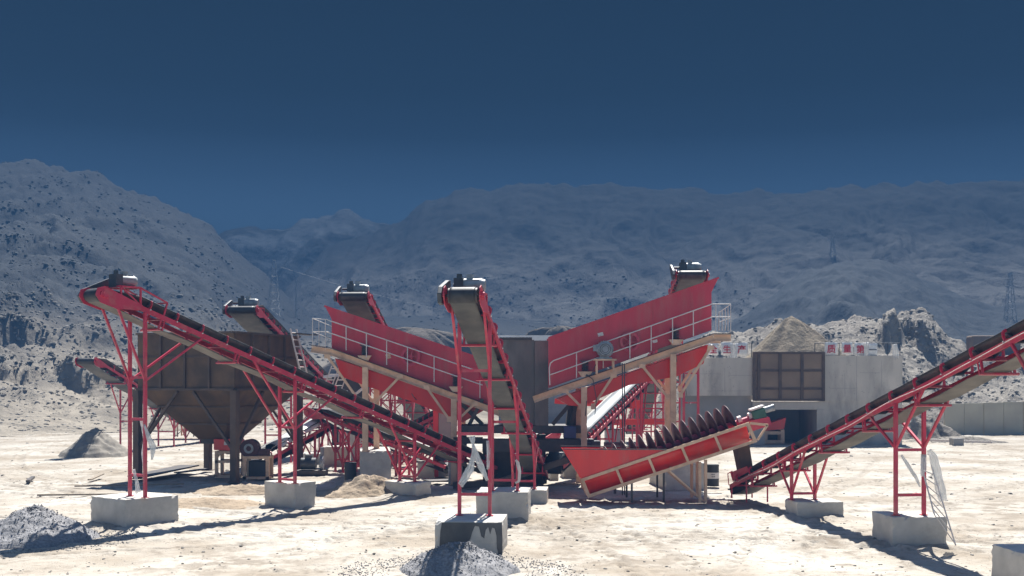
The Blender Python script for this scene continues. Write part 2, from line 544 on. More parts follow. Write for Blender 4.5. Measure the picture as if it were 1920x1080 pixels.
def ground_wear(x, y):
    """0..1: how far the dust is worn or stained (wheel tracks and dirt patches)"""
    Y = y * K
    w = 0
    brk = np.clip(.55 + .9 * fbm(x / 5, Y / 6, 3, 66), 0, 1)
    for t in TRACKS:
        q, ang = rut(x, Y, *t)
        for off in (-.85, .85):
            g = np.exp(-((q - off) / .19) ** 4)
            w = np.maximum(w, g * brk * (.55 + .45 * np.sign(np.sin(ang * 9 + np.abs(q - off) * 14))) * .85)
    for px, py, r in PATCHES:
        c = G(px, py)
        e = np.hypot((x - c.x) / (r * 1.5), (Y - c.y) / (r * 1.9))
        w = np.maximum(w, np.clip(1.25 - e, 0, 1) * np.clip(.35 + 1.5 * fbm(x / .9, Y / .9, 5, 71, .65), 0, 1) * .95)
    return np.clip(w, 0, 1)


def ground_h(x, y):
    Y = y * K
    base = .045 * fbm(x / 9, Y / 12, 4, 5) + .018 * fbm(x / 1.6, Y / 1.6, 5, 8, .6)
    clod = np.maximum(fbm(x / .55, Y / .55, 3, 77, .6) - .30, 0) * .10 * np.clip(fbm(x / 7, Y / 9, 3, 78) * 2 + .45, 0, 1)
    z = base + clod
    for t in TRACKS:
        q, ang = rut(x, Y, *t)
        for off in (-.85, .85):
            g = np.exp(-((q - off) / .17) ** 2)
            lug = .6 + .4 * np.sign(np.sin(ang * 9 + np.abs(q - off) * 14))
            z = z - .05 * g * lug + .03 * np.exp(-((np.abs(q - off) - .30) / .10) ** 2)
    for bx, by, br in ((-11.66, 24.73, 1.2), (-7.82, 28.2, .85), (-4.06, 31.15, .85), (-1.03, 20.62, 1.15), (-.26, 25.8, 1.1), (9.88, 26.2, .95), (10.72, 21.6, .95), (11.3, 16.75, 1.15)):
        r_ = np.hypot(x - bx, Y - by * K)
        z = z + .09 * np.exp(-(np.maximum(r_ - br, 0) / .38) ** 2) * (1 + .8 * fbm(x / .7, Y / .7, 3, 55))
    return z * np.clip((y - 6) / 5, 0, 1) - .06


gm = M['ground'].node_tree
wa, wm, wx_ = gm.nodes.new("ShaderNodeAttribute"), gm.nodes.new("ShaderNodeMath"), gm.nodes.new("ShaderNodeMix")
wa.attribute_name = "wear"
wm.operation = 'MULTIPLY'
wm.inputs[1].default_value = .75
wx_.data_type = 'RGBA'
gb_ = gm.nodes["Principled BSDF"].inputs["Base Color"]
old = gb_.links[0].from_socket
gm.links.new(wa.outputs["Fac"], wm.inputs[0])
gm.links.new(wm.outputs[0], wx_.inputs[0])
gm.links.new(old, wx_.inputs[6])
wx_.inputs[7].default_value = (.19, .158, .122, 1)
gm.links.new(wx_.outputs[2], gb_)

COMPONENTS = []


def terrain(name, hf, mt, u0, u1, nu, d0, d1, nd, label_structure=True):
    u = np.linspace(u0, u1, nu) if np.isscalar(nu) else nu
    d = np.geomspace(d0, d1, nd) if np.isscalar(nd) else nd
    nu, nd = len(u), len(d)
    U, Dm = np.meshgrid(u, d)
    X = (U - 960) / F0 * Dm
    Z = hf(X, Dm)
    vs = np.stack([X, Dm * K, Z], -1).reshape(-1, 3)
    i = np.arange(nd - 1)[:, None] * nu + np.arange(nu - 1)[None, :]
    F = np.stack([i, i + 1, i + nu + 1, i + nu], -1).reshape(-1, 4)
    zz = vs[:, 2]
    keep = (zz[F] > -2.4).any(1) if name != 'ground' else np.ones(len(F), bool)
    F = F[keep]
    used = np.unique(F)
    remap = np.zeros(len(vs), int)
    remap[used] = np.arange(len(used))
    vs, F = vs[used], remap[F]
    me = bpy.data.meshes.new(name)
    me.vertices.add(len(vs))
    me.vertices.foreach_set("co", vs.ravel())
    me.loops.add(F.size)
    me.loops.foreach_set("vertex_index", F.ravel())
    me.polygons.add(len(F))
    me.polygons.foreach_set("loop_start", np.arange(0, F.size, 4))
    me.polygons.foreach_set("use_smooth", np.ones(len(F), bool))
    me.materials.append(mt)
    me.update(calc_edges=True)
    if name == 'ground':
        at = me.attributes.new("wear", 'FLOAT', 'POINT')
        at.data.foreach_set("value", ground_wear(vs[:, 0], vs[:, 1] / K).astype(np.float32))
    o = bpy.data.objects.new(name, me)
    COL.objects.link(o)
    o["kind"] = "structure"
    COMPONENTS.append(hf)
    return o


terrain("ground", ground_h, M['ground'], 0, 0, np.concatenate([np.linspace(-1400, -60, 60), np.linspace(-50, 1970, 900), np.linspace(1980, 3300, 60)]),
        0, 0, np.concatenate([np.geomspace(3, 16.5, 24)[:-1], np.geomspace(16.5, 74, 560), np.geomspace(75, 1000, 40)]))
terrain("hillside", h_bank, M['hill'], -900, 900, 560, 58, 380, 300)
terrain("valley_floor", h_valley, M['hill'], 200, 2300, 360, 82, 420, 120)
terrain("snowy_mountain_range", h_snow, M['snowrock'], 0, 1000, 260, 340, 550, 110)
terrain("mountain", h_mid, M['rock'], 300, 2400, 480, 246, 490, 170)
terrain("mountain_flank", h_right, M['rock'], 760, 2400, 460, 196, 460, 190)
terrain("scree_hill", h_spur, M['spur'], 1200, 2300, 380, 128, 300, 150)
terrain("rubble_bank", h_mound, M['rubble'], 1180, 2300, 520, 64, 128, 200)


def H_all(x, y):
    z = np.maximum(ground_h(x, y), -1)
    for hf in COMPONENTS[1:]:
        z = np.maximum(z, hf(x, y))
    return z


_HU, _HD = np.linspace(-60, 1980, 420), np.geomspace(30, 420, 230)
_hb = None


def hit(px, py, *_):
    """first terrain point seen at photo pixels (arrays), from a height table"""
    global _hb
    if _hb is None:
        Ug, Dg = np.meshgrid(_HU, _HD, indexing='ij')
        _hb = H_all((Ug - 960) / F0 * Dg, Dg)
    px, py = np.atleast_1d(np.asarray(px, float)), np.atleast_1d(np.asarray(py, float))
    iu = np.clip(np.rint((px - _HU[0]) / (_HU[1] - _HU[0])).astype(int), 0, len(_HU) - 1)
    ray = CAM_H + (HOR - py[:, None]) / F0 * _HD[None]
    under = _hb[iu] >= ray
    k = under.argmax(1)
    ok = under.any(1) & (k > 0)
    d = _HD[k] * (1 + rng.uniform(-.006, .006, len(k)))
    x = (px - 960) / F0 * d
    return np.stack([x, d * K, H_all(x, d) - .02], -1), ok


def blob_mesh(name, pts, sizes, mt, flat=.7, kind='stuff', jitter=.3):
    """many small rough lumps as one object"""
    g = (1 + 5 ** .5) / 2
    iv = np.array([(-1, g, 0), (1, g, 0), (-1, -g, 0), (1, -g, 0), (0, -1, g), (0, 1, g), (0, -1, -g), (0, 1, -g), (g, 0, -1), (g, 0, 1), (-g, 0, -1), (-g, 0, 1)]) / 1.9
    fi = np.array([(0, 11, 5), (0, 5, 1), (0, 1, 7), (0, 7, 10), (0, 10, 11), (1, 5, 9), (5, 11, 4), (11, 10, 2), (10, 7, 6), (7, 1, 8), (3, 9, 4), (3, 4, 2), (3, 2, 6), (3, 6, 8), (3, 8, 9), (4, 9, 5), (2, 4, 11), (6, 2, 10), (8, 6, 7), (9, 8, 1)])
    n = len(pts)
    a = rng.uniform(0, 6.28, n)
    vs = iv[None] * (1 + rng.uniform(-jitter, jitter, (n, 12, 1)))
    vs = vs + rng.uniform(-jitter, jitter, (n, 12, 3)) * .4
    sx = rng.uniform(.7, 1.3, (n, 1))
    x = vs[..., 0] * sx
    y = vs[..., 1]
    X = x * np.cos(a)[:, None] - y * np.sin(a)[:, None]
    Y = x * np.sin(a)[:, None] + y * np.cos(a)[:, None]
    W = np.stack([X, Y, vs[..., 2] * flat], -1) * np.asarray(sizes)[:, None, None] + np.asarray(pts)[:, None, :]
    F = (fi[None] + (np.arange(n) * 12)[:, None, None]).reshape(-1, 3)
    me = bpy.data.meshes.new(name)
    W = W.reshape(-1, 3)
    me.vertices.add(len(W))
    me.vertices.foreach_set("co", W.ravel())
    me.loops.add(F.size)
    me.loops.foreach_set("vertex_index", F.ravel())
    me.polygons.add(len(F))
    me.polygons.foreach_set("loop_start", np.arange(0, F.size, 3))
    me.materials.append(mt)
    me.update(calc_edges=True)
    o = bpy.data.objects.new(name, me)
    COL.objects.link(o)
    o["kind"] = kind
    return o


def scatter(name, u0, u1, y0, y1, n, smin, smax, mt, label, flat=.7, dlim=(60, 330), power=2.0, sub=None):
    u = rng.uniform(u0, u1, n)
    v = rng.uniform(y0, y1, n)
    p, ok = hit(u, v)
    ok &= (p[:, 1] / K > dlim[0]) & (p[:, 1] / K < dlim[1])
    if sub is not None:
        ok &= sub(p[:, 0], p[:, 1] / K)
    p = p[ok]
    s = smin + (smax - smin) * rng.random(len(p)) ** power
    s = s * np.clip(p[:, 1] / K / 100, .5, 2.2)
    o = blob_mesh(name, p, s, mt, flat)
    return tag(o, label, name.replace('_', ' '))


scatter("hillside_scrub", -30, 620, 300, 690, 9000, .05, .30, M['scrub'], "dark dry scrub dotted over the left hillside", .6, (95, 345), 2.0, lambda x, y: fbm(x / 11, y / 11, 4, 61, .65) + rng.normal(0, .16, np.shape(x)) > .02)
scatter("hillside_stones", -30, 640, 560, 812, 5200, .06, .34, M['stone'], "loose pale stones scattered on the left rubble slope", .6, (62, 200), 2.6)
scatter("rubble_stones", 1180, 1960, 580, 815, 5600, .06, .36, M['stone'], "loose rubble stones covering the right hand bank", .65, (62, 150), 2.6)
scatter("valley_scrub", 560, 1420, 520, 660, 1500, .10, .3, M['scrub'], "dark specks of scrub across the valley floor", .6, (90, 400), 2.0)

# ------------------------------------------------------------------ belt conveyors
CONV_GROUP = "belt conveyors of the crushing plant"


class Conv:
    pass


_idler_cache = {}


def conveyor(label, tail, head, W=.65, side=1, idler=1.25, drive='frame', cover=None, dusty=True, skirt=False, heavy=1.0, under=None):
    c = Conv()
    tail, head = V((tail[0], tail[1] * K, tail[2])), V((head[0], head[1] * K, head[2]))
    t = (head - tail)
    L = t.length
    t.normalize()
    s = V((t.y, -t.x, 0)).normalized()
    n = s.cross(t)
    c.t, c.s, c.n, c.L, c.W, c.tail = t, s, n, L, W, tail
    root = thing("belt_conveyor", label, "conveyor", (tail.x, tail.y, 0), CONV_GROUP)
    c.root = root

    def pt(a, b, cc):
        return tail + t * a + s * b + n * cc
    c.pt = pt
    hb = W / 2 + .07
    c.hb = hb
    # stringers with cross ties
    f = MB()
    for k in (-1, 1):
        f.channel(pt(0, k * hb, 0), pt(L, k * hb, 0), .06, .15 * heavy, n, .012, face=k)
        a = .7
        while a < L - .3:                                   # bolts along the web
            f.tube(pt(a, k * (hb + .028), .02), pt(a, k * (hb + .045), .02), .014, 6)
            a += .62
    a = .5
    while a < L - .3:
        f.beam(pt(a, -hb + .03, -.05), pt(a, hb - .03, -.05), .06, .05, n)
        a += 2.4
    f.build("frame", M['red'], root)
    # belt: troughed on top, flat underneath
    r = .20
    loop = [(0 - r * math.sin(q), -.10 + r * math.cos(q), 0, 1) for q in (math.pi * .75, math.pi * .5, math.pi * .25)]
    loop += [(0, .10, 0, 0), (.7, .13, .6, 0), (1.1, .15, 1, 0)]
    na = max(6, int(L / 1.2))
    loop += [(1.1 + (L - 2.4) * i / na, .15 - .012 * (i % 2), 1, 0) for i in range(1, na + 1)]
    loop += [(L - .65, .13, .5, 0), (L, .10, 0, 0)]
    loop += [(L + r * math.sin(q), -.10 + r * math.cos(q), 0, 0) for q in (math.pi * .15, math.pi * .3, math.pi * .45, math.pi * .6, math.pi * .8)]
    loop += [(L, -.30, 0, 1), (L - .8, -.30, 0, 1)]
    nr = max(4, int(L / 1.5))
    loop += [(L - .8 - (L - 1.6) * i / nr, -.30 - .05 * math.sin(math.pi * ((i * .5) % 1)), 0, 1) for i in range(1, nr + 1)]
    loop += [(0, -.30, 0, 1)]
    bs = [-.46, -.36, -.18, 0, .18, .36, .46]
    lift = [.33, .20, .0, 0, .0, .20, .33]
    mb = MB()
    vs = [pt(a, b * W / .96 * 1.0, cc + l * tr * W) for (a, cc, tr, _) in loop for b, l in zip(bs, lift)]
    nb = len(bs)
    for i in range(len(loop)):
        j = (i + 1) % len(loop)
        mi = 1 if (loop[i][3] and loop[j][3] and dusty) else 0
        for q in range(nb - 1):
            mb.add([], [])
    b0 = len(mb.v)
    mb.v += [tuple(x) for x in vs]
    for i in range(len(loop)):
        j = (i + 1) % len(loop)
        mi = 1 if (loop[i][3] and loop[j][3] and dusty) else 0
        for q in range(nb - 1):
            mb.f.append((b0 + i * nb + q, b0 + i * nb + q + 1, b0 + j * nb + q + 1, b0 + j * nb + q))
            mb.m.append(mi)
            mb.sm.append(True)
    bo = mb.build("belt", [M['belt'], M[under or ('beltgrey' if W > .8 else 'beltdust')]], root)
    so = bo.modifiers.new("thickness", 'SOLIDIFY')
    so.thickness, so.offset = .014, 0
    # pulleys
    for nm, a in (("tail_pulley", 0), ("head_pulley", L)):
        MB().tube(pt(a, -W / 2 - .03, -.10), pt(a, W / 2 + .03, -.10), r - .012, 20).tube(pt(a, -hb - .10, -.10), pt(a, hb + .10, -.10), .035, 10).build(nm, [M['dark']], root)
    # side plates of the head
    for k in (-1, 1):
        pts = [pt(L - 1.3, k * (hb + .035), -.08), pt(L - .5, k * (hb + .035), -.34), pt(L + .05, k * (hb + .035), -.36), pt(L + .27, k * (hb + .035), -.20), pt(L + .27, k * (hb + .035), .0), pt(L + .06, k * (hb + .035), .15), pt(L - 1.3, k * (hb + .035), .08)]
        m_ = MB().prism(pts, s * (k * .014))
        m_.tube(pt(L, k * (hb + .05), -.10), pt(L, k * (hb + .13), -.10), .085, 12)
        m_.obox(pt(L, k * (hb + .07), -.10), t * .14, s * .035, n * .06)
        m_.build("head_plate", M['red'], root)
    # carrying idlers
    key = (round(W, 2), tuple(round(x, 4) for x in t))
    na = int((L - 1.0) / idler)
    first = None
    for i in range(na):
        a = .8 + i * idler
        if a > L - 1.0:
            break
        if first is None:
            m_ = MB()
            m_.beam(pt(a, -hb, .10), pt(a, hb, .10), .06, .05, n)
            for k in (-1, 1):
                arc = [pt(a, k * (hb - .01), .09), pt(a, k * (hb + .02), .20), pt(a, k * (hb + .01), .29), pt(a, k * (hb - .08), .335)]
                for p, q in zip(arc[:-1], arc[1:]):
                    m_.beam(p, q, .07, .022, t)
                m_.tube(pt(a, k * .20 * W, .085), pt(a, k * .50 * W, .085 + .25 * W), .045, 10, mi=1)
                m_.tube(pt(a, k * (hb + .03), .06), pt(a, k * (hb + .055), .06), .022, 6, mi=2)
            m_.tube(pt(a, -.19 * W, .07), pt(a, .19 * W, .07), .045, 10, mi=1)
            first = m_.build("idler", [M['red'], M['motordark'], M['whitepaint']], root)
            fa = a
        else:
            d = first.copy()
            COL.objects.link(d)
            d.parent = root
            d.location = t * (a - fa)
    # return rollers on drop brackets
    a, first = 2.2, None
    while a < L - 1.6:
        if first is None:
            m_ = MB().tube(pt(a, -hb, -.36), pt(a, hb, -.36), .04, 10, mi=1)
            for k in (-1, 1):
                m_.beam(pt(a, k * hb, -.07), pt(a, k * hb, -.38), .05, .012, s)
            m_.beam(pt(a + .14, -hb - .1, -.40), pt(a + .14, hb + .1, -.40), .06, .05, n)
            for k in (-1, 1):
                m_.beam(pt(a + .14, k * hb, -.07), pt(a + .14, k * hb, -.40), .05, .05, s)
            first, fa = m_.build("return_roller", [M['red'], M['motordark']], root), a
        else:
            d = first.copy()
            COL.objects.link(d)
            d.parent = root
            d.location = t * (a - fa)
        a += 3.0
    # drive on top of the head
    if drive:
        k = side
        up = ZUP
        b0, b1 = -hb, hb
        base = MB()
        ph = .40 if drive == 'frame' else .22
        f0, f1 = L - .55, L - 1.25
        tops = []
        for kk in (-1, 1):
            p0, p1 = pt(f0, kk * hb, .07), pt(f1, kk * hb, .07)
            q0 = p0 + ZUP * (ph - .1)
            q1 = V((p1.x, p1.y, q0.z))
            tops.append((q0, q1))
            base.beam(p0, q0, .05, .05, t)
            base.beam(p1, q1, .05, .05, t)
            base.beam(q0, q1, .05, .05)
            base.beam(p1, q0, .04, .04, s)
        base.beam(tops[0][0], tops[1][0], .06, .05)
        base.beam(tops[0][1], tops[1][1], .06, .05)
        mid = (tops[0][0] + tops[1][0] + tops[0][1] + tops[1][1]) / 4
        th = V((t.x, t.y, 0)).normalized()
        base.obox(mid + ZUP * .032, th * .36, s * (hb * .9), ZUP * .006)
        if drive == 'frame':                                # outrigger behind the drive
            for kk in (-1, 1):
                p2 = pt(L - 2.1, kk * hb, .07)
                q2 = p2 + n * .42
                base.beam(p2, q2, .045, .045, t)
                base.beam(q2, tops[(kk + 1) // 2][1], .045, .045, s)
            base.beam(pt(L - 2.1, -hb, .07) + n * .42, pt(L - 2.1, hb, .07) + n * .42, .045, .045)
        base.build("drive_frame", M['red'], root)
        c0 = mid + ZUP * .20
        ms = 1.15 if W < 1 else 1.45
        ma, mo_ = (th, s) if drive == 'frame' else (s * k, th)      # motor axis and the direction across it
        c0 = mid + ZUP * (.16 * ms + .03) + ma * .02
        mo = MB()
        mo.tube(c0 + ma * .10, c0 - ma * (.30 * ms), .155 * ms, 16, mi=0)
        mo.tube(c0 - ma * (.30 * ms), c0 - ma * (.38 * ms), .145 * ms, 16, r2=.12 * ms, mi=0)
        for i in range(9):                                  # cooling fins
            an = math.pi * 2 * i / 9
            off = mo_ * math.cos(an) * .16 * ms + ZUP * math.sin(an) * .16 * ms
            mo.beam(c0 + off + ma * .08, c0 + off - ma * (.26 * ms), .02, .02)
        mo.obox(c0 + ZUP * .19 * ms - ma * .05, mo_ * .07 * ms, ma * .07 * ms, ZUP * .05 * ms)
        mo.obox(c0 - ZUP * .16 * ms, mo_ * .14 * ms, ma * .16 * ms, ZUP * .03)
        mo.build("motor", M['motor'], root)
        g0 = c0 + ma * (.10 + .11 * ms)
        gb = MB().obox(g0 - ZUP * .02, mo_ * .17 * ms, ma * .10 * ms, ZUP * .17 * ms).tube(g0, g0 + s * (k * max(.02, hb - .25)), .05, 10)
        gb.tube(g0 + ZUP * .15 * ms, g0 + ZUP * .25 * ms, .06 * ms, 10)
        gb.build("gearbox", M['motordark'], root)
        e0 = c0 + s * (k * (hb + .10 - .02))
        e1 = pt(L, k * (hb + .10), -.10)
        d = (e1 - e0).normalized()
        w = d.cross(s).normalized()
        pl = [e0 - d * .22 - w * .08, e0 - d * .22 + w * .08, e0 + w * .14, e1 + w * .24, e1 + d * .22 + w * .12, e1 + d * .22 - w * .12, e1 - w * .24, e0 - w * .14]
        MB().prism(pl, s * (k * .11)).build("belt_guard", M['motordark' if side > 0 else 'red'], root, bevel=.02)
    if skirt:                                               # loading box over the tail
        m_ = MB()
        for k in (-1, 1):
            m_.prism([pt(.1, k * hb * .8, .22), pt(1.9, k * hb * .8, .22), pt(1.9, k * hb * .95, .42), pt(.1, k * hb * .95, .52)], s * .012)
        m_.prism([pt(.1, -hb * .8, .2), pt(.1, hb * .8, .2), pt(.1, hb * .95, .52), pt(.1, -hb * .95, .52)], t * .012)
        m_.build("loading_skirt", M['red'], root)
        for k in (-1, 1):
            MB().path([pt(.0, k * (hb + .05), .05), pt(0, k * (hb + .05), .5), pt(.5, k * (hb + .05), .5), pt(.5, k * (hb + .05), .1)], .018).build("tail_guard", M['red'], root)
            for a in (.15, 1.75):
                q = pt(a, k * hb, -.08)
                MB().tube(q, V((q.x, q.y, 0)), .03, 8).build("tail_leg", M['red'], root)
    if cover:                                               # arched metal cover (from a0 to a1)
        a0, a1, mt = cover
        m_ = MB()
        prof_ = [(math.cos(q) * (hb - .04), .22 + math.sin(q) * .24) for q in np.linspace(0, math.pi, 9)]
        nseg = max(2, int((a1 - a0) / 1.3))
        vs = []
        for i in range(nseg + 1):
            x0 = a0 + (a1 - a0) * i / nseg
            vs += [pt(x0, b, cc + .012 * math.sin(i * 2.3)) for b, cc in prof_]
        m_.add(vs, [(9 * i + q, 9 * i + q + 1, 9 * i + 10 + q, 9 * i + 9 + q) for i in range(nseg) for q in range(8)], 0, True)
        o = m_.build("belt_cover", mt, root)
        so = o.modifiers.new("thickness", 'SOLIDIFY')
        so.thickness = .01
    return c


def support(c, a, z0, cross=(), jz=None, spread=1.2, r=.045, stub=None, foot=True, back=True, mt='red', lean=0.0, fore=None):
    """two legs under the frame at distance a along it, with V braces and cross bars"""
    for k in (-1, 1):
        top = c.pt(a, k * c.hb, -.07)
        bot = V((top.x + c.s.x * k * lean, top.y + c.s.y * k * lean, z0))
        l_ = MB().beam(bot, top, r * 2, r * 2, c.t)
        if foot:
            l_.obox(bot + ZUP * .008, c.s * .09, V((c.t.x, c.t.y, 0)).normalized() * .09, ZUP * .008)
        l_.build("leg", M[mt], c.root)
        if jz is not None:
            j = bot + (top - bot) * ((jz - z0) / (top.z - z0))
            for sg in ((-1, 1) if back else (1,)):
                sp_ = fore if (fore and sg > 0) else spread
                e = c.pt(a + sg * sp_, k * c.hb, -.06)
                if sg * sp_ + a > c.L - .2:
                    continue
                MB().beam(j + c.s * (k * .006), e + c.s * (k * .006), r * 1.35, r * 1.35, c.t).build("brace", M[mt], c.root)
    for z in cross:
        p = [c.pt(a, k * c.hb, -.07) for k in (-1, 1)]
        MB().beam(V((p[0].x, p[0].y, z)) + c.s * (r + .002) - c.s * lean, V((p[1].x, p[1].y, z)) - c.s * (r + .002) + c.s * lean, r * 1.7, r * 1.7).build("cross_bar", M[mt], c.root)


def xbrace(c, a, levels, z0=0, r=.03):
    """crossed bars between a pair of legs"""
    zs = [z0 + .1] + list(levels)
    for lo_, hi_ in zip(zs[:-1], zs[1:]):
        p = [c.pt(a, k * c.hb, -.07) for k in (-1, 1)]
        for k in (0, 1):
            o_ = V((c.t.x, c.t.y, 0)).normalized() * (.02 if k else -.02)
            MB().beam(V((p[k].x, p[k].y, lo_)) + o_, V((p[1 - k].x, p[1 - k].y, hi_)) + o_, r * 1.6, r * 1.2, c.t).build("brace", M['red'], c.root)


def along(c, x=None, y=None):       # distance along the conveyor at a ground coordinate
    if y is not None:
        return (y * K - c.tail.y) / c.t.y
    return (x - c.tail.x) / c.t.x


BLOCK_GROUP = "concrete foundation blocks"


def block(label, cx, cy, w, d, h, yaw=0, name="foundation_block", mt='concrete', seed=0, z=0, group=BLOCK_GROUP, cat="concrete block"):
    cy = cy * K
    ca, sa = math.cos(yaw), math.sin(yaw)
    sd = (hash((round(cx, 2), round(cy, 2))) % 97) if seed == 0 else seed
    g_ = .09
    nx, ny, nz = max(4, int(w / g_)), max(4, int(d / g_)), max(3, int((h + .15) / g_))
    idx, vs, fs = {}, [], []

    def vid(i, j, k):
        if (i, j, k) not in idx:
            x, y, zz = (i / nx - .5) * w, (j / ny - .5) * d, -.15 + (h + .15) * k / nz
            ne = (i in (0, nx)) + (j in (0, ny)) + (k == nz)
            n1 = float(fbm(x * 1.7 + sd + y, zz * 1.7 + y * 1.3, 4, int(sd)))
            n2 = max(0.0, float(fbm(x * 4 + y * 3.1 + sd, zz * 4 - y, 3, int(sd) + 5)) - .05)
            dp = .008 * n1 + (.06 * n2 + .008 if ne >= 2 else 0) + .006 * math.sin(zz * 14.5) ** 12
            x -= math.copysign(dp, x) if i in (0, nx) else 0
            y -= math.copysign(dp, y) if j in (0, ny) else 0
            zz -= dp if k == nz else 0
            idx[(i, j, k)] = len(vs)
            vs.append((cx + x * ca - y * sa, cy + x * sa + y * ca, z + zz))
        return idx[(i, j, k)]
    for i in range(nx):
        for k in range(nz):
            fs.append((vid(i, 0, k), vid(i + 1, 0, k), vid(i + 1, 0, k + 1), vid(i, 0, k + 1)))
            fs.append((vid(i + 1, ny, k), vid(i, ny, k), vid(i, ny, k + 1), vid(i + 1, ny, k + 1)))
        for j in range(ny):
            fs.append((vid(i, j, nz), vid(i + 1, j, nz), vid(i + 1, j + 1, nz), vid(i, j + 1, nz)))
    for j in range(ny):
        for k in range(nz):
            fs.append((vid(0, j + 1, k), vid(0, j, k), vid(0, j, k + 1), vid(0, j + 1, k + 1)))
            fs.append((vid(nx, j, k), vid(nx, j + 1, k), vid(nx, j + 1, k + 1), vid(nx, j, k + 1)))
    o = MB().add(vs, fs).build(name, M[mt], None, (cx, cy, z))
    return tag(o, label, cat, group)


# ---- the three stockpile conveyors in front
left = conveyor("long red belt conveyor with its head raised over the left grey gravel heap",
                (-.95, 33.9, .75), (-12.22, 23.55, 7.0), .65, side=1, idler=1.0)
front = conveyor("steep red belt conveyor coming straight forward on a tall narrow tower",
                 (1.08, 33.2, .45), (-1.19, 19.6, 6.56), .66, side=1, drive='compact', under='beltgrey')
rightc = conveyor("long red belt conveyor rising out of the picture from a ground level tail",
                  (8.65, 30.3, .42), (12.45, 12.6, 7.15), .66, side=1, skirt=True, idler=1.35)
support(left, along(left, x=-11.37), .87, (1.53, 3.23, 4.5), 4.4, 2.2, fore=left.L - along(left, x=-11.37) - .35)
support(left, along(left, x=-7.75), .88, (1.0, 2.8), 2.75, 1.9)
support(left, along(left, x=-4.05), .53, (.72,), .68, 1.5)
support(front, along(front, y=20.9), .87, (1.42, 3.0, 4.65), 4.55, 1.25, back=False)
support(front, along(front, y=25.4), .91, (1.25, 3.1), 2.95, 1.2, back=False)
support(front, along(front, y=29.3), .46, (.75,), 1.0, .9)
support(rightc, along(rightc, y=26.2), .51, (.72,), .66, 1.15)
support(rightc, along(rightc, y=21.3), .81, (1.35, 2.55), 2.6, 1.5)
support(rightc, along(rightc, y=16.6), .86, (1.5, 3.3), 3.6, 1.5)
# cable along the right conveyor
cab = MB()
pts = []
for i in range(60):
    a = 1.0 + i * (rightc.L - 2) / 59
    pts.append(rightc.pt(a, rightc.hb + .06, -.01 + .05 * math.sin(a * 1.1) * abs(math.sin(a * .37))))
cab.path(pts, .009, 5)
cab.build("power_cable", M['whitepaint'], rightc.root)

block("large concrete block under the raised head end of the long conveyor beside the gravel heap", -11.66, 24.73, 1.87, 1.87, .86, R(52))
block("concrete block under the middle legs of the long conveyor, in front of the brown hopper", -7.82, 28.2, 1.0, 1.6, .88, R(52))
block("low concrete block under the lowest legs of the long conveyor near its tail", -4.06, 31.15, .9, 1.67, .52, R(52))
block("wet streaked concrete block behind the small gravel heap, nearest to the camera", -1.03, 20.62, 1.71, 1.8, .86, R(-4))
block("tall concrete block under the second legs of the steep front conveyor", -.26, 25.8, 1.66, 1.7, .90, R(-4))
block("small low concrete block under the third legs of the steep front conveyor", .62, 29.6, 1.4, 1.5, .45, R(-4))
block("low concrete block under the first legs of the conveyor with the ground level tail", 9.88, 26.2, 1.52, 1.35, .51, R(3))
block("concrete block with the white ladder leaning beside it", 10.72, 21.6, 1.5, 1.4, .80, R(4))
block("concrete block cut off by the corner of the picture", 11.3, 16.75, 1.9, 1.5, .86, R(4))

# damp stain on the nearest block: a thin skin of dark wash water, its own shape
stain = MB()
fx0, fy = -1.03, 20.62 * K
ca, sa = math.cos(R(-4)), math.sin(R(-4))


def facep(x, z):
    return V((fx0 + x * ca + (.9 + .012) * sa, fy + x * sa - (.9 + .012) * ca, z))


tops = [(-.74, .05), (-.72, .30), (-.70, .62), (-.66, .84), (.84, .84), (.86, .45), (.86, .04), (.76, .05), (.72, .22), (.71, .52), (.66, .70), (.60, .72), (.55, .55), (.50, .73), (.44, .66), (.40, .45), (.33, .50), (.27, .74), (.17, .76), (.10, .60), (.05, .42), (-.02, .36), (-.08, .18), (-.14, .05)]
stain.prism([facep(x, z) for x, z in tops], V((-sa, ca, 0)) * .016)
blk = [o for o in COL.objects if o.name.startswith("foundation_block") and "wet streaked" in o.get("label", "")][0]
stain.build("damp_stain", mat("wet_concrete", (.085, .083, .08), (.06, .058, .056), .55, scale=3, spot=(.14, .135, .13), spot_amt=.4), blk)

# ---- main circuit conveyors behind
hop = conveyor("red belt conveyor with its pulley above the brown hopper's rim",
               (-11.2, 60.3, 1.0), (-13.25, 39.3, 8.02), 1.3, side=1, drive='compact', idler=1.2, heavy=1.3)
sc1 = conveyor("red belt conveyor whose head stands above the screen sloping down to the right",
               (-5.8, 56.5, .8), (-7.05, 35.6, 8.28), 1.15, side=1, drive='compact', idler=1.2, heavy=1.3)
sc2 = conveyor("red belt conveyor whose head stands above the raised right end of a screen",
               (9.2, 60.5, .8), (7.9, 35.2, 9.18), 1.15, side=1, drive='compact', idler=1.2, heavy=1.3)
far = conveyor("small red belt conveyor above the sand heap at the foot of the left hillside",
               (-22.9, 60.2, .6), (-25.5, 48.0, 5.75), 1.0, side=1, drive=None)
feed = conveyor("short red conveyor with white sheets laid on it rising from under the hopper",
                (-12.1, 37.4, .55), (-8.9, 41.2, 2.7), .85, side=1, drive=None, cover=(1.4, 5.6, M['white']))
ret = conveyor("low red return conveyor running down to the right under the long conveyor",
               (-2.7, 36.2, .55), (-9.9, 40.2, 3.0), .75, side=-1, drive=None)
cov = conveyor("red conveyor under an arched pale cover rising behind the washer",
               (1.7, 34.2, .75), (7.45, 44.8, 4.75), .85, side=1, drive=None, idler=.55, cover=(4.0, 15.2, M['galv']), heavy=1.2)
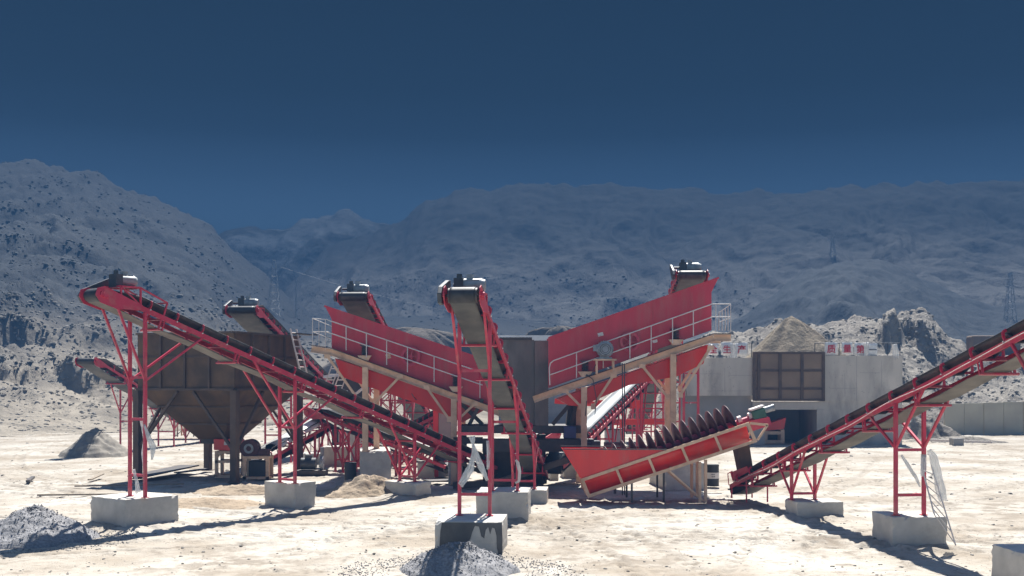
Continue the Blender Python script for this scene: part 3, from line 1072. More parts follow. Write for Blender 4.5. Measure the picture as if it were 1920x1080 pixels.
mid1 = conveyor("low red conveyor crossing behind the cream column left of the steps", (-3.6, 43.6, .6), (-8.3, 40.6, 2.5), .8, side=1, drive=None, idler=.8)
mid2 = conveyor("red conveyor rising from behind the tall pier toward the crusher tower", (-7.6, 49.5, .6), (-1.6, 41.8, 3.6), .9, side=1, drive=None, idler=.8, cover=(1.0, 3.6, M['white']))
mid3 = conveyor("short red conveyor under the crusher leading toward the washer", (-1.2, 36.5, .5), (1.9, 40.5, 1.9), .8, side=1, drive=None, idler=.7)
support(mid1, 4.2, 0, (.6,), .5, 1.2)
support(mid1, 2.0, 0, (.4,), .35, .9)
support(mid2, 4.0, 0, (.7,), .6, 1.2)
support(mid2, 8.5, 0, (.8, 1.7), 1.4, 1.4)
support(mid3, 4.0, 0, (.5,), .4, 1.0)
support(hop, 8.58, 0, (1.2,), None)
support(hop, 17.16, 0, (1.5, 3.4), None)
support(hop, 23.76, 0, (1.5, 3.4, 5.2), None)
support(sc1, 7.26, 0, (1.2,), 1.2, 1.2)
support(sc1, 14.52, 0, (1.6, 3.2), 2.4, 1.4)
support(sc1, 21.78, 0, (1.2, 2.6, 4.0, 5.2), 4.0, 1.5)
support(sc2, 7.92, 0, (1.3,), 1.2, 1.3)
support(sc2, 16.50, 0, (1.4, 2.8), 2.6, 1.5)
support(sc2, 25.74, 0, (1.3, 2.3, 3.3, 4.4, 5.6), 4.4, 1.6)
support(far, 12.67, 0, (1.9,), 2.4, 1.5)
support(far, 7.13, 0, (1.0,), 1.1, 1.4)
support(far, 2.64, 0, (), .3, 1.0)
support(feed, 3.96, 0, (.5,), .4, .9)
support(ret, 6.86, 0, (.5,), .35, 1.2)
support(ret, 3.17, 0, (.3,), .25, .9)
support(cov, 7.92, 0, (.6, 1.6), .7, 1.2)
support(cov, 13.46, 0, (.6, 1.8), .9, 1.3)
xbrace(sc1, 21.78, (1.2, 2.6, 4.0))
xbrace(sc1, 14.52, (1.6, 3.2))
xbrace(sc1, 7.26, (1.2,))
xbrace(sc2, 16.5, (1.4, 2.8))
xbrace(hop, 17.16, (1.5, 3.4))
support(sc1, 18.2, 0, (1.0, 2.2, 3.4, 4.6), 3.4, 1.6)
xbrace(sc1, 18.2, (1.0, 2.2, 3.4, 4.6))
support(mid2, 6.2, 0, (.6, 1.2), 1.0, 1.2)
support(ret, 7.4, 0, (.6, 1.4), .9, 1.2)
support(mid1, 5.6, 0, (.6, 1.2), .9, 1.1)

# ------------------------------------------------------------------ vibrating screens
def screen(label, d, X, side_top, beam_pts, hop_poly, cols, braces, rails, posts, cage, springs, fly, motor_px, bottom, wheel_r=.42, plates=(), seed=1):
    """d: distance of the near wall; px points traced for its outline get real depth (2 m wide box)"""
    W = 2.0
    base = P(X, 720, d)
    root = thing("vibrating_screen", label, "vibrating screen", (base.x, d, 0), "vibrating screens")
    dy = V((0, 1, 0))
    near = [P(x, y, d) for x, y in side_top]
    n_ = MB().prism(near, dy * .03)
    n_.build("side_panel", M['redpanel'], root)
    MB().prism([p + dy * W for p in near], dy * .03).build("side_panel", M['redpanel'], root)
    sm_ = MB()
    for tq in (.30, .62, .84):                              # lapped plate joints
        xq = side_top[0][0] + (side_top[1][0] - side_top[0][0]) * tq
        yt = side_top[0][1] + (side_top[1][1] - side_top[0][1]) * tq
        yb = bottom[0][1] + (bottom[1][1] - bottom[0][1]) * (xq - bottom[0][0]) / (bottom[1][0] - bottom[0][0])
        a_, b_ = P(xq, yt + 3, d), P(xq, yb - 4, d)
        sm_.beam(a_ - dy * .008, b_ - dy * .008, .12, .012, dy)
        for q in np.linspace(.04, .96, 14):
            c0 = a_.lerp(b_, q)
            for e_ in (-.035, .035):
                sm_.tube(c0 + V((e_, -.012, 0)), c0 + V((e_, -.03, 0)), .014, 6)
    a_, b_ = P(*bottom[0], d), P(*bottom[1], d)
    for q in np.linspace(.02, .98, 44):
        c0 = a_.lerp(b_, q) + ZUP * .30
        sm_.tube(c0, c0 - dy * .022, .016, 6)
    sm_.beam(P(*side_top[0], d) - ZUP * .05 - dy * .02, P(*side_top[1], d) - ZUP * .05 - dy * .02, .04, .06)
    sm_.build("plate_seam", M['redpanel'], root)
    # screening deck between the panels, and an end wall
    sx = 1 if side_top[1][1] < side_top[0][1] else -1
    lo = [P(x, y, d) + dy * .035 for x, y in bottom]
    dk = MB()
    for up in (.55, 1.15):
        a, b = lo[0] + ZUP * up, lo[1] + ZUP * up
        dk.prism([a, b, b + ZUP * .08, a + ZUP * .08], dy * (W - .04))
    dk.build("screen_deck", M['dark'], root)
    # undersize hopper
    hp = [P(x, y, d + .12) for x, y in hop_poly]
    MB().prism(hp, dy * (W - .3)).build("undersize_hopper", M['brightred'], root)
    # main beams (near and far), with the level end piece
    for off in (-.30, W + .12):
        for a, b in zip(beam_pts[:-1], beam_pts[1:]):
            MB().channel(P(*a, d) + dy * off, P(*b, d) + dy * off, .13, .27, ZUP, .022, face=(1 if (b[0] < a[0]) else -1) * (1 if off < 0 else -1)).build("support_beam", M['cream'], root)
    # walkway plate beside the panel
    wk = MB()
    for a, b in zip(beam_pts[:-1], beam_pts[1:]):
        p, q = P(*a, d) + ZUP * .155 + dy * -.36, P(*b, d) + ZUP * .155 + dy * -.36
        wk.prism([p, q, q + ZUP * .03, p + ZUP * .03], dy * .42)
    wk.build("walkway", M['rustrib'], root)
    # columns
    for cx, ytop, dep, z0 in cols:
        t_ = P(cx, ytop, d + dep)
        MB().channel((t_.x, t_.y, z0), t_, .24, .2, (0, 1, 0), .024).obox((t_.x, t_.y, z0 + .01), (.17, 0, 0), (0, .17, 0), (0, 0, .01)).build("column", M['cream'], root)
    for (x0, y0, x1, y1, dep) in braces:
        p, q = P(x0, y0, d + dep), P(x1, y1, d + dep)
        m_ = MB().beam(p, q, .10, .10)
        m_.obox(p + dy * -.06, (.13, 0, 0), (0, .008, 0), (0, 0, .09))
        m_.obox(q + dy * -.06, (.09, 0, 0), (0, .008, 0), (0, 0, .12))
        m_.build("brace", M['cream'], root)
    # handrail with two rails and posts
    for line in rails:
        MB().path([P(x, y, d - .34) for x, y in line], .024, 8).build("handrail", M['whitepaint'], root)
    for x, y0, y1 in posts:
        MB().tube(P(x, y0, d - .34), P(x, y1, d - .34), .022, 8).build("rail_post", M['whitepaint'], root)
    for line, dep in cage:
        MB().path([P(x, y, d + dep) for x, y in line], .018, 6).build("cage_bar", M['whitepaint'], root)
    # coil springs on brackets
    for x, y in springs:
        c0 = P(x, y, d - .20)
        sp = MB()
        pts = [c0 + V((.13 * math.cos(q), .10 * math.sin(q), .05 + .38 * q / (2 * math.pi * 6))) for q in np.linspace(0, 2 * math.pi * 6, 61)]
        sp.path(pts, .02, 5)
        sp.obox(c0 + ZUP * .46, (.2, 0, 0), (0, .14, 0), (0, 0, .02))
        so = sp.build("spring", M['motordark'], root)
        br = MB().prism([c0 + V((-.30, -.12, .03)), c0 + V((.30, -.12, .03)), c0 + V((.14, -.12, -.20)), c0 + V((-.14, -.12, -.20))], dy * .2)
        br.build("spring_bracket", M['cream'], root)
    if fly:
        c0 = P(*fly, d - .16)
        fw = MB().ring(c0, dy, wheel_r * .72, wheel_r, .12, 28).tube(c0 - dy * .09, c0 + dy * .16, .09, 14)
        for k in range(5):
            q = k * 2 * math.pi / 5
            fw.beam(c0, c0 + V((math.cos(q), 0, math.sin(q))) * wheel_r * .8, .05, .07, dy)
        fw.build("flywheel", M['red'], root)
    if motor_px:
        c0 = P(*motor_px, d - .46)
        mo = MB().tube(c0 + dy * -.16, c0 + dy * .18, .34, 24).tube(c0 + dy * -.16, c0 + dy * -.24, .31, 24, r2=.26).ring(c0 + dy * -.245, dy, .13, .15, .02, 16, 1)
        mo.ring(c0 + dy * -.245, dy, .20, .225, .02, 20, 1)
        for k in range(22):
            q = k * 2 * math.pi / 22
            o = V((math.cos(q), 0, math.sin(q))) * .35
            mo.beam(c0 + o - dy * .14, c0 + o + dy * .16, .02, .03)
        mo.obox(c0 + V((-.36, 0, .05)), (.12, 0, 0), (0, .12, 0), (0, 0, .13))
        mo.obox(c0 + ZUP * -.36, (.28, 0, 0), (0, .17, 0), (0, 0, .03))
        mo.build("motor", [M['motor'], M['motordark']], root)
        tb = MB().obox(c0 + ZUP * -.43, (.46, 0, 0), (0, .26, 0), (0, 0, .035))
        for k in (-1, 1):
            for j in (-1, 1):
                b = c0 + V((k * .34, j * .2, -.46))
                tb.beam(b, b - ZUP * (.46 if k > 0 else .56), .07, .07, dy)
            tb.beam(c0 + V((k * .34, -.2, -.62)), c0 + V((k * .34, .2, -.62)), .04, .04)
        tb.build("motor_stand", M['cream'], root)
        cbl = MB()
        e = P(1098, 700, d - .40)
        pts = [c0 + V((-.3, -.1, -.45)), c0 + V((-.5, -.1, -.9)), e + V((.35, 0, -.05)), e + V((0, 0, -.12)), e + V((.05, 0, -.05)), e + V((.3, -.03, -.25)), e + V((.45, -.03, -1.1)), e + V((.38, -.03, -1.7))]
        cbl.path(pts, .018, 6)
        cbl.build("power_cable", M['motordark'], root)
    for x, y, w, h, mt in plates:
        c0 = P(x, y, d - .012)
        MB().obox(c0, (w, 0, w * .25), (0, .006, 0), (-h * .25, 0, h)).build("name_plate", M[mt], root)
    return root


screen("large red screen rising to the right with a grey motor on its side", 33.2 * K, 1180,
       [(1028, 632), (1348, 519), (1334, 548), (1334, 619), (1028, 728)],
       [(1000, 749), (1336, 634), (1368, 634)],
       [(1045, 748), (1328, 646), (1319, 682), (1268, 706), (1180, 722), (1090, 762), (1066, 760)],
       [(1095, 726, -.30, 0), (1262, 664, -.30, 1.04), (1252, 668, 2.1, 1.04), (1085, 728, 2.1, 0)],
       [(1060, 733, 1089, 762, -.30), (1150, 704, 1112, 762, -.30), (1204, 686, 1252, 745, -.30), (1214, 684, 1258, 745, 2.1), (1332, 652, 1276, 740, -.30), (1324, 652, 1274, 728, 2.1)],
       [[(1031, 722), (1030, 690), (1032, 681), (1038, 676), (1335, 570)], [(1031, 703), (1336, 594)]],
       [(1081, 661, 708), (1131, 643, 690), (1181, 625, 672), (1221, 611, 658), (1261, 597, 644), (1300, 583, 630)],
       [([(1335, 570), (1370, 570), (1370, 622)], -.34), ([(1336, 594), (1370, 594)], -.34), ([(1342, 570), (1342, 622)], -.34), ([(1348, 586), (1370, 571)], 1.2), ([(1348, 586), (1348, 620)], 1.2), ([(1354, 582), (1354, 620)], 1.2), ([(1360, 578), (1360, 620)], 1.2), ([(1365, 574), (1365, 620)], 1.2), ([(1348, 604), (1370, 596)], 1.2)],
       [(1097, 698), (1267, 638)], (1181, 641), (1134, 655), [(1030, 726), (1334, 619)],
       plates=[(1126, 627, .11, .07, 'whitepaint'), (1228, 640, .10, .06, 'whitepaint')])

screen("red screen sloping down to the right beside the hopper ladder, with the longer white handrail", 34.4 * K, 745,
       [(930, 680), (608, 572), (622, 598), (622, 654), (930, 764)],
       [(945, 777), (621, 660), (586, 655)],
       [(628, 672), (910, 768), (868, 792), (770, 752), (690, 725), (640, 706)],
       [(685, 688, -.30, 1.4), (851, 748, -.30, 0), (706, 690, 2.1, 1.4), (868, 750, 2.1, 0)],
       [(750, 706, 696, 762, -.30), (800, 726, 842, 786, -.30), (890, 757, 862, 784, -.30), (614, 668, 678, 758, -.30), (650, 682, 698, 752, 2.1)],
       [[(612, 599), (905, 699)], [(612, 622), (905, 722)]],
       [(649, 612, 657), (687, 625, 670), (725, 638, 684), (764, 652, 698), (814, 669, 716), (860, 685, 732), (900, 697, 746)],
       [([(586, 597), (612, 599)], -.34), ([(586, 622), (612, 622)], -.34), ([(586, 597), (586, 652)], -.34), ([(610, 599), (610, 655)], -.34), ([(586, 597), (622, 612)], 1.2), ([(586, 622), (622, 636)], 1.2), ([(598, 602), (598, 655)], 1.2), ([(610, 607), (610, 655)], 1.2)],
       [(684, 668), (855, 726)], (770, 668), None, [(622, 652), (930, 760)],
       plates=[(728, 668, .10, .10, 'cream')])

PIER_GROUP = "concrete piers under the screens"
block("tall concrete pier under the cream column of the screen beside the hopper", -6.15, 35.9, 1.35, 3.2, 1.4, R(8), name="concrete_pier", group=PIER_GROUP)
block("wide dark concrete pier half hidden behind the spiral washer", 7.05, 34.2, 1.75, 3.4, 1.04, R(4), name="concrete_pier", group=PIER_GROUP)
block("grey concrete pier standing in shade left of the steep front conveyor's tower", -2.45, 34.6, .62, .8, 1.15, R(4), name="concrete_pier", group=PIER_GROUP)


# ------------------------------------------------------------------ spiral sand washer
def washer():
    d = 29.0 * K
    root = thing("spiral_washer", "bright red spiral sand washer with cream frame and dark spiral blades", "sand washer", (P(1250, 0, d).x, d, 0), "spiral sand washers")
    dy = V((0, 1, 0))
    Wd = 1.72
    A, B = P(1092, 900, d), P(1402, 795, d)         # upper line of the frame
    C_, D_ = P(1104, 930, d), P(1416, 827, d)
    ax = (B - A).normalized()
    nn = V((-ax.z, 0, ax.x))
    # trough: half round bottom below the top line
    tr = MB()
    rad = Wd / 2
    a0, a1 = A + ax * .06, B - ax * .06
    n = 14
    ring0 = [a0 + dy * (rad + .06 - rad * math.cos(q)) - nn * (rad * .93 * math.sin(q)) for q in np.linspace(0, math.pi, n)]
    ring1 = [a1 + dy * (rad + .06 - rad * math.cos(q)) - nn * (rad * .93 * math.sin(q)) for q in np.linspace(0, math.pi, n)]
    tr.add(ring0 + ring1, [(i, i + 1, n + i + 1, n + i) for i in range(n - 1)], 0, True)
    tr.add(ring0, [tuple(range(n))], 0)
    o = tr.build("trough", M['brightred'], root)
    so = o.modifiers.new("thickness", 'SOLIDIFY')
    so.thickness = .012
    # settling tank walls above the trough
    for off in (.03, Wd + .07):
        MB().prism([P(1057, 844, d) + dy * off, P(1252, 844, d) + dy * off, A + dy * off], dy * .014).build("tank_wall", M['brightred'], root)
    e = [P(1057, 844, d) + dy * .05, A + dy * .05, A + dy * (Wd + .06), P(1057, 844, d) + dy * (Wd + .06)]
    MB().prism(e, V((-.012, 0, -.01))).build("overflow_wall", M['brightred'], root)
    lip = MB().beam(P(1055, 842, d) + dy * .0, P(1250, 843, d) + dy * 0, .06, .035).beam(P(1055, 842, d) + dy * (Wd + .1), P(1250, 843, d) + dy * (Wd + .1), .06, .035)
    lip.build("tank_rim", M['dark'], root)
    # cream frame, both sides
    for off, nm in ((0, 1), (Wd + .12, -1)):
        fr = MB()
        sh = dy * off
        fr.beam(A + sh - ax * .06, B + sh + ax * .06, .06, .11, nn)
        fr.beam(C_ + sh - ax * .06, D_ + sh + ax * .06, .06, .11, nn)
        for tq in (0, .205, .40, .60, .80, 1.0):
            p, q = A + (B - A) * tq + sh, C_ + (D_ - C_) * tq + sh
            k = (p - q).normalized()
            fr.beam(q + k * .057, p - k * .057, .055, .12 if tq in (0, 1.0) else .09, ax)
        T = P(1439, 797, d) + sh
        fr.beam(B + sh + ax * .09 , T, .055, .09, nn)
        fr.beam(D_ + sh + ax * .09, T, .055, .08, nn)
        fr.build("frame", M['cream'], root)
    cross = MB()
    for p in (C_, D_, (C_ + D_) / 2):
        cross.beam(p + dy * .032, p + dy * (Wd + .088), .08, .08)
    T = P(1439, 797, d)
    cross.beam(T + dy * .03, T + dy * (Wd + .09), .08, .08)
    cross.build("cross_tie", M['cream'], root)
    # legs
    for off in (.0, Wd + .12):
        for px, py in ((1323, 862), (1312, 866)):
            t_ = P(px, py, d) + dy * off
            MB().beam((t_.x, t_.y, 0), t_, .10, .10, dy).build("leg", M['cream'], root)
        p, q = P(1254, 882, d) + dy * off, P(1324, 939, d) + dy * off
        MB().beam(p, V((q.x - .1, q.y, max(q.z, .06))), .06, .06, dy).build("brace", M['cream'], root)
        for px in (1185, 1245):
            t_ = P(px, 905 if px < 1200 else 884, d) + dy * (off + .06)
            MB().beam((t_.x, t_.y, 0), t_, .07, .07, dy).build("leg", M['dark'], root)
    # spiral
    cen = dy * (rad + .06)
    s0 = A + cen + nn * .05 + ax * .5
    s1 = B + cen + nn * .05 - ax * .35
    Ls = (s1 - s0).length
    pitch, rr, r0 = .335, .80, .13
    turns = Ls / pitch
    nst = int(turns * 26)
    sp = MB()
    vs = []
    for i in range(nst + 1):
        q = 2 * math.pi * turns * i / nst + 1.2
        c0 = s0 + (s1 - s0) * (i / nst)
        o_ = nn * math.sin(q) + dy * math.cos(q)
        vs += [c0 + o_ * r0, c0 + o_ * rr]
    sp.add(vs, [(2 * i, 2 * i + 1, 2 * i + 3, 2 * i + 2) for i in range(nst)], 0, True)
    o = sp.build("spiral_blade", M['blade'], root)
    so = o.modifiers.new("thickness", 'SOLIDIFY')
    so.thickness, so.offset = .02, 0
    MB().tube(s0 - ax * .2, s1 + ax * .9, .13, 16).build("shaft", M['red'], root)
    # drive at the upper end
    g = P(1422, 779, d + .9)
    dr = MB().obox(g, (.24, 0, .08), (0, .22, 0), (-.06, 0, .22)).obox(g + V((-.03, 0, -.27)), (.30, 0, .1), (0, .28, 0), (-.01, 0, .04))
    dr.build("gearbox", M['green'], root, bevel=.03)
    MB().obox(g + V((-.08, 0, .28)), (.25, 0, .085), (0, .24, 0), (-.012, 0, .035)).build("gearbox_lid", M['whitepaint'], root, bevel=.01)
    mo = MB().tube(g + V((.18, 0, .18)), g + V((.50, 0, .28)), .12, 14).tube(g + V((.50, 0, .28)), g + V((.58, 0, .305)), .13, 14)
    mo.build("motor", M['motor'], root)
    be = MB()
    for k in (0, .42, .62):
        c0 = s1 + ax * (.28 + k)
        be.tube(c0 - ax * .07 + nn * .10, c0 + ax * .07 + nn * .10, .15, 14)
    be.obox(s1 + ax * .62 - nn * .16, ax * .55, dy * .22, nn * .05)
    be.build("bearing", M['whitepaint'], root)
    MB().prism([s1 + ax * .55 - dy * .3 - nn * .42, s1 + ax * 1.3 - dy * .3 - nn * .42, s1 + ax * 1.3 - dy * .3 - nn * .12, s1 + ax * .55 - dy * .3 - nn * .02], dy * .6).build("drive_bracket", M['red'], root)
    return root


wash = washer()
far_wash = copy_tree(wash)
far_wash.location = (-25.1, 64.2 * K, .15)
far_wash.rotation_euler = (0, 0, math.pi)
tag(far_wash, "distant red and cream spiral washer partly hidden behind the brown hopper", "sand washer", "spiral sand washers")
# sand chute from the washer to the conveyor
ch = MB()
p0, p1 = P(1392, 836, 29.7 * K), P(1402, 897, 29.7 * K)
ch.prism([p0 + V((-.22, 0, 0)), p0 + V((.25, 0, .1)), p1 + V((.26, 0, 0)), p1 + V((-.16, 0, -.1))], (0, .9, 0))
tag(ch.build("sand_chute", M['rust'], None, (p0.x, 29.7 * K, 0)), "brown steel chute hanging from the washer's upper end over the conveyor tail", "chute")


# ------------------------------------------------------------------ rusty hopper
def hopper():
    A, B, C_ = V((-12.13, 49.0, 0)), V((-17.0, 50.87, 0)), V((-10.26, 53.87, 0))
    D_ = B + C_ - A
    cor = [A, B, D_, C_]
    root = thing("storage_hopper", "big rusty brown steel hopper on legs with tapering bottom", "hopper", (A.x, A.y, 0))
    cen = (A + D_) / 2
    zt, zm, zb = 6.6, 4.02, 1.75

    def out_n(i):
        a, b = cor[i], cor[(i + 1) % 4]
        m = (a + b) / 2 - cen
        return V((m.x, m.y, 0)).normalized()
    for i in range(4):
        a, b = cor[i], cor[(i + 1) % 4]
        e = (b - a).normalized()
        n = out_n(i)
        MB().prism([a + ZUP * zm, b + ZUP * zm, b + ZUP * zt, a + ZUP * zt], n * -.02).build("side_wall", M['rust'], root)
        rb = MB()
        Ln = (b - a).length
        for k in range(1, 4):
            c0 = a + e * (Ln * k / 4)
            rb.beam(c0 + ZUP * (zm + .08) + n * .05, c0 + ZUP * (zt - .07) + n * .05, .09, .10, n)
        rb.beam(a + ZUP * (zt - .03) + n * .06, b + ZUP * (zt - .03) + n * .06, .12, .08)
        rb.beam(a + ZUP * (zm + .04) + n * .06, b + ZUP * (zm + .04) + n * .06, .12, .10)
        rb.beam(a + ZUP * ((zm + zt) / 2 + .2) + n * .035, b + ZUP * ((zm + zt) / 2 + .2) + n * .035, .06, .07)
        rb.build("wall_rib", M['rustrib'], root)
        f = .27
        a2, b2 = cen + (a - cen) * f, cen + (b - cen) * f
        MB().prism([a + ZUP * zm, b + ZUP * zm, b2 + ZUP * zb, a2 + ZUP * zb], n * -.02).build("funnel_wall", M['rust'], root)
        fr = MB()
        for q in (.33, .68):
            p = a.lerp(a2, q) + ZUP * (zm + (zb - zm) * q) + n * .03
            p2 = b.lerp(b2, q) + ZUP * (zm + (zb - zm) * q) + n * .03
            fr.beam(p, p2, .08, .07)
        fr.build("funnel_rib", M['rustrib'], root)
        MB().beam(V((a.x, a.y, 0)), V((a.x, a.y, zm)), .30, .30, e).obox((a.x, a.y, .015), (.26, 0, 0), (0, .26, 0), (0, 0, .015)).build("leg", M['rustrib'], root)
        MB().beam(V((a.x, a.y, 1.5)) + e * .16, a.lerp(b, .42) + ZUP * (zm - .06), .12, .12, n).build("brace", M['rustrib'], root)
        MB().beam(V((b.x, b.y, 1.5)) - e * .16, b.lerp(a, .42) + ZUP * (zm - .06), .12, .12, n).build("brace", M['rustrib'], root)
    # outlet collar
    oc = MB()
    q = [cen + (c - cen) * .25 for c in cor]
    oc.prism([c + ZUP * (zb - .22) for c in q], ZUP * .26)
    oc.build("outlet", M['dark'], root)
    # ladder by the right corner
    e = (C_ - A).normalized()
    n = out_n(3)
    ld = MB()
    top = C_ + ZUP * 6.9 + n * .35 + e * -1.05
    bot = C_ + ZUP * 4.0 + n * .95 + e * -.75
    for k in (-1, 1):
        ld.tube(bot + e * .27 * k, top + e * .27 * k, .042, 8)
    for i in range(9):
        c0 = bot.lerp(top, (i + .4) / 9)
        ld.tube(c0 - e * .27, c0 + e * .27, .03, 6)
    ld.build("ladder", M['whitepaint'], root)
    MB().prism([C_ + ZUP * 6.66 - e * 1.0, C_ + ZUP * 6.66 + e * .9, C_ + ZUP * 6.66 + e * .9 + n * .5, C_ + ZUP * 6.66 - e * 1.0 + n * .5], ZUP * .05).build("landing_plate", M['dark'], root)
    return root


hopper()


def feeder(label, cx, cy, stand_h, body=True):
    root = thing("vibrating_feeder", label, "feeder", (cx, cy, 0), "vibrating feeders")
    st = MB()
    for k in (-1, 1):
        for j in (-1, 1):
            st.beam((cx + k * .48, cy + j * .5, .07), (cx + k * .48, cy + j * .5, stand_h - .09), .14, .14, (0, 1, 0))
    for j in (-1, 1):
        for z in (.06, stand_h * .62, stand_h - .03):
            st.beam((cx - .55, cy + j * .5, z), (cx + .55, cy + j * .5, z), .14, .12)
    for k in (-1, 1):
        for z in (.055, stand_h - .025):
            st.beam((cx + k * .48, cy - .43, z), (cx + k * .48, cy + .43, z), .12, .10)
    for k in (-1, 1):
        for z, sg in ((.12, 1), (stand_h - .1, -1)):
            st.prism([(cx + k * .41, cy - .54, z), (cx + k * .41 - k * .16, cy - .54, z), (cx + k * .41, cy - .54, z + sg * .16)], (0, .07, 0))
    st.build("stand", M['cream'], root)
    z0 = stand_h + .02
    b_ = MB().prism([(cx - .62, cy - .5, z0 + .06), (cx + .44, cy - .5, z0), (cx + .60, cy - .5, z0 + .14), (cx + .60, cy - .5, z0 + .44), (cx + .5, cy - .5, z0 + .56), (cx - .62, cy - .5, z0 + .56)], (0, 1.0, 0))
    b_.build("feed_pan", M['brightred'], root, bevel=.03)
    MB().obox((cx - .05, cy - .508, z0 + .36), (.09, 0, 0), (0, .006, 0), (0, 0, .08)).build("name_plate", M['whitepaint'], root)
    MB().tube((cx - .1, cy - .25, z0 - .05), (cx + .3, cy - .25, z0 - .05), .11, 12).build("exciter", M['motordark'], root)
    return root


feeder("red feeder box on a cream stand under the hopper outlet", -13.05, 37.0 * K, 1.20)
FY = 36.4 * K
fd2 = thing("drive_unit", "dark red motor on a low cream stand beside the hopper's near leg", "drive unit", (-11.55, FY, 0))
st = MB()
for k in (-1, 1):
    for j in (-1, 1):
        st.beam((-11.55 + k * .52, FY + j * .4, .0), (-11.55 + k * .52, FY + j * .4, .92), .15, .15, (0, 1, 0))
for j in (-1, 1):
    for z in (.06, .98):
        st.beam((-11.55 - .6, FY + j * .4, z), (-11.55 + .6, FY + j * .4, z), .15, .12)
for k in (-1, 1):
    for z in (.06, .98):
        st.beam((-11.55 + k * .5, FY - .33, z), (-11.55 + k * .5, FY + .33, z), .12, .10)
st.build("stand", M['cream'], fd2)
MB().tube((-11.9, FY - .3, 1.38), (-11.9, FY + .3, 1.38), .42, 20).obox((-11.5, FY, 1.2), (.45, 0, 0), (0, .25, 0), (0, 0, .14)).build("motor", M['blade'], fd2)
MB().ring((-11.9, FY - .35, 1.38), (0, 1, 0), .12, .22, .04, 20).build("fan_cover", M['motor'], fd2)
MB().obox((-11.5, FY, .45), (.42, 0, 0), (0, .3, 0), (0, 0, .38)).build("drive_housing", M['blackplastic'], fd2, bevel=.05)


# ------------------------------------------------------------------ central crusher tower
def crusher():
    d = 34.0 * K
    x0, x1 = P(940, 0, d).x, P(1028, 0, d).x
    root = thing("crusher_tower", "dark stained steel crusher bin between the two red screens", "crusher", ((x0 + x1) / 2, d, 0))
    zt, zb = P(0, 637, d).z, P(0, 797, d).z
    xm = P(1002, 0, d).x
    MB().box(x0, xm - .004, d, d + 2.4, zb, zt).build("bin_panel", M['bin'], root)
    MB().box(xm + .004, x1, d - .16, d + 2.2, zb - .02, zt - .04).build("bin_panel", M['bin'], root)
    rim = MB().box(x0 - .08, xm - .1, d - .09, d - .002, zt - .02, zt + .10)
    rim.build("bin_rim", M['dark'], root)
    x2, x3 = P(862, 0, d).x, P(1090, 0, d).x
    MB().box(x2, x3, d - .2, d + 2.3, P(0, 812, d).z, P(0, 797, d).z - .03).build("upper_beam", M['dark'], root)
    MB().box(P(905, 0, d).x, P(1112, 0, d).x, d - .5, d + .5, P(0, 846, d).z, P(0, 823, d).z).build("lower_beam", M['dark'], root)
    MB().box(P(850, 0, d).x, P(905, 0, d).x, d - .1, d + .3, P(0, 832, d).z, P(0, 820, d).z).build("side_beam", M['dark'], root)
    bd = MB().box(P(905, 0, d).x, P(1020, 0, d).x, d + .2, d + 2.2, 0, P(0, 846, d).z - .01)
    bd.build("crusher_body", M['dark'], root)
    for px in (1012, 1018, 870):
        a = P(px, 830, d + 1.6)
        MB().box(a.x - .14, a.x + .14, d + 1.0 + (px == 1018) * 1.2, d + 1.28 + (px == 1018) * 1.2, 0, zb - .5).build("post", M['dark'], root)
    for (a, b, c_, e, dep) in ((1036, 796, 1088, 735, .2), (1084, 742, 1070, 800, .6), (905, 748, 880, 796, .4), (850, 742, 905, 796, .6)):
        MB().beam(P(a, b, d + dep), P(c_, e, d + dep), .16, .16, (0, 1, 0)).build("brace", M['dark'], root)
    MB().prism([P(1068, 740, d + .9), P(1090, 740, d + .9), P(1082, 812, d + .9), P(1060, 812, d + .9)], (0, .8, 0)).build("feed_chute", M['blackplastic'], root)
    MB().tube(P(1092, 838, d - .7), P(1108, 838, d - .7), .2, 14).build("hydraulic_pump", M['motordark'], root)
    mo = MB().obox(P(1068, 810, d - .05), (.26, 0, 0), (0, .3, 0), (0, 0, .26))
    mo.build("motor", M['blue'], root, bevel=.02)
    jb = MB().box(P(1108, 0, d).x, P(1124, 0, d).x, d - .55, d + .2, P(0, 846, d).z, P(0, 826, d).z)
    jb.build("junction_box", M['motordark'], root)
    MB().beam(P(930, 905, 32.5 * K), P(1066, 862, 31.2 * K), .24, .24, (0, 1, 0)).build("discharge_pipe", M['dark'], root)
    MB().beam(P(850, 910, 33 * K), P(1000, 903, 33 * K), .35, .26).build("base_skid", M['dark'], root)
    return root


crusher()

# ------------------------------------------------------------------ things in the clutter behind
def boxthing(name, label, cat, x0, x1, y0, y1, z0, z1, mt, bevel=.02, group=None):
    root = thing(name, label, cat, ((x0 + x1) / 2, (y0 + y1) / 2, z0), group)
    return root


def cabin():
    d = 47.0 * K
    x0, x1 = P(622, 0, d).x, P(682, 0, d).x
    root = thing("plant_cabin", "dark cabin with a pale roof behind the screen's cream column", "cabin", ((x0 + x1) / 2, d, 0))
    MB().box(x0, x1, d, d + 2.5, 0, P(0, 704, d).z).build("wall", M['dark'], root)
    MB().prism([P(606, 709, d - .4), P(690, 699, d - .4), P(690, 694, d - .4), P(606, 704, d - .4)], (0, 3.4, 0)).build("roof", M['white'], root)
    MB().box(P(628, 0, d).x, P(652, 0, d).x, d - .05, d - .003, P(0, 746, d).z, P(0, 732, d).z).build("window", M['white'], root)
    return root


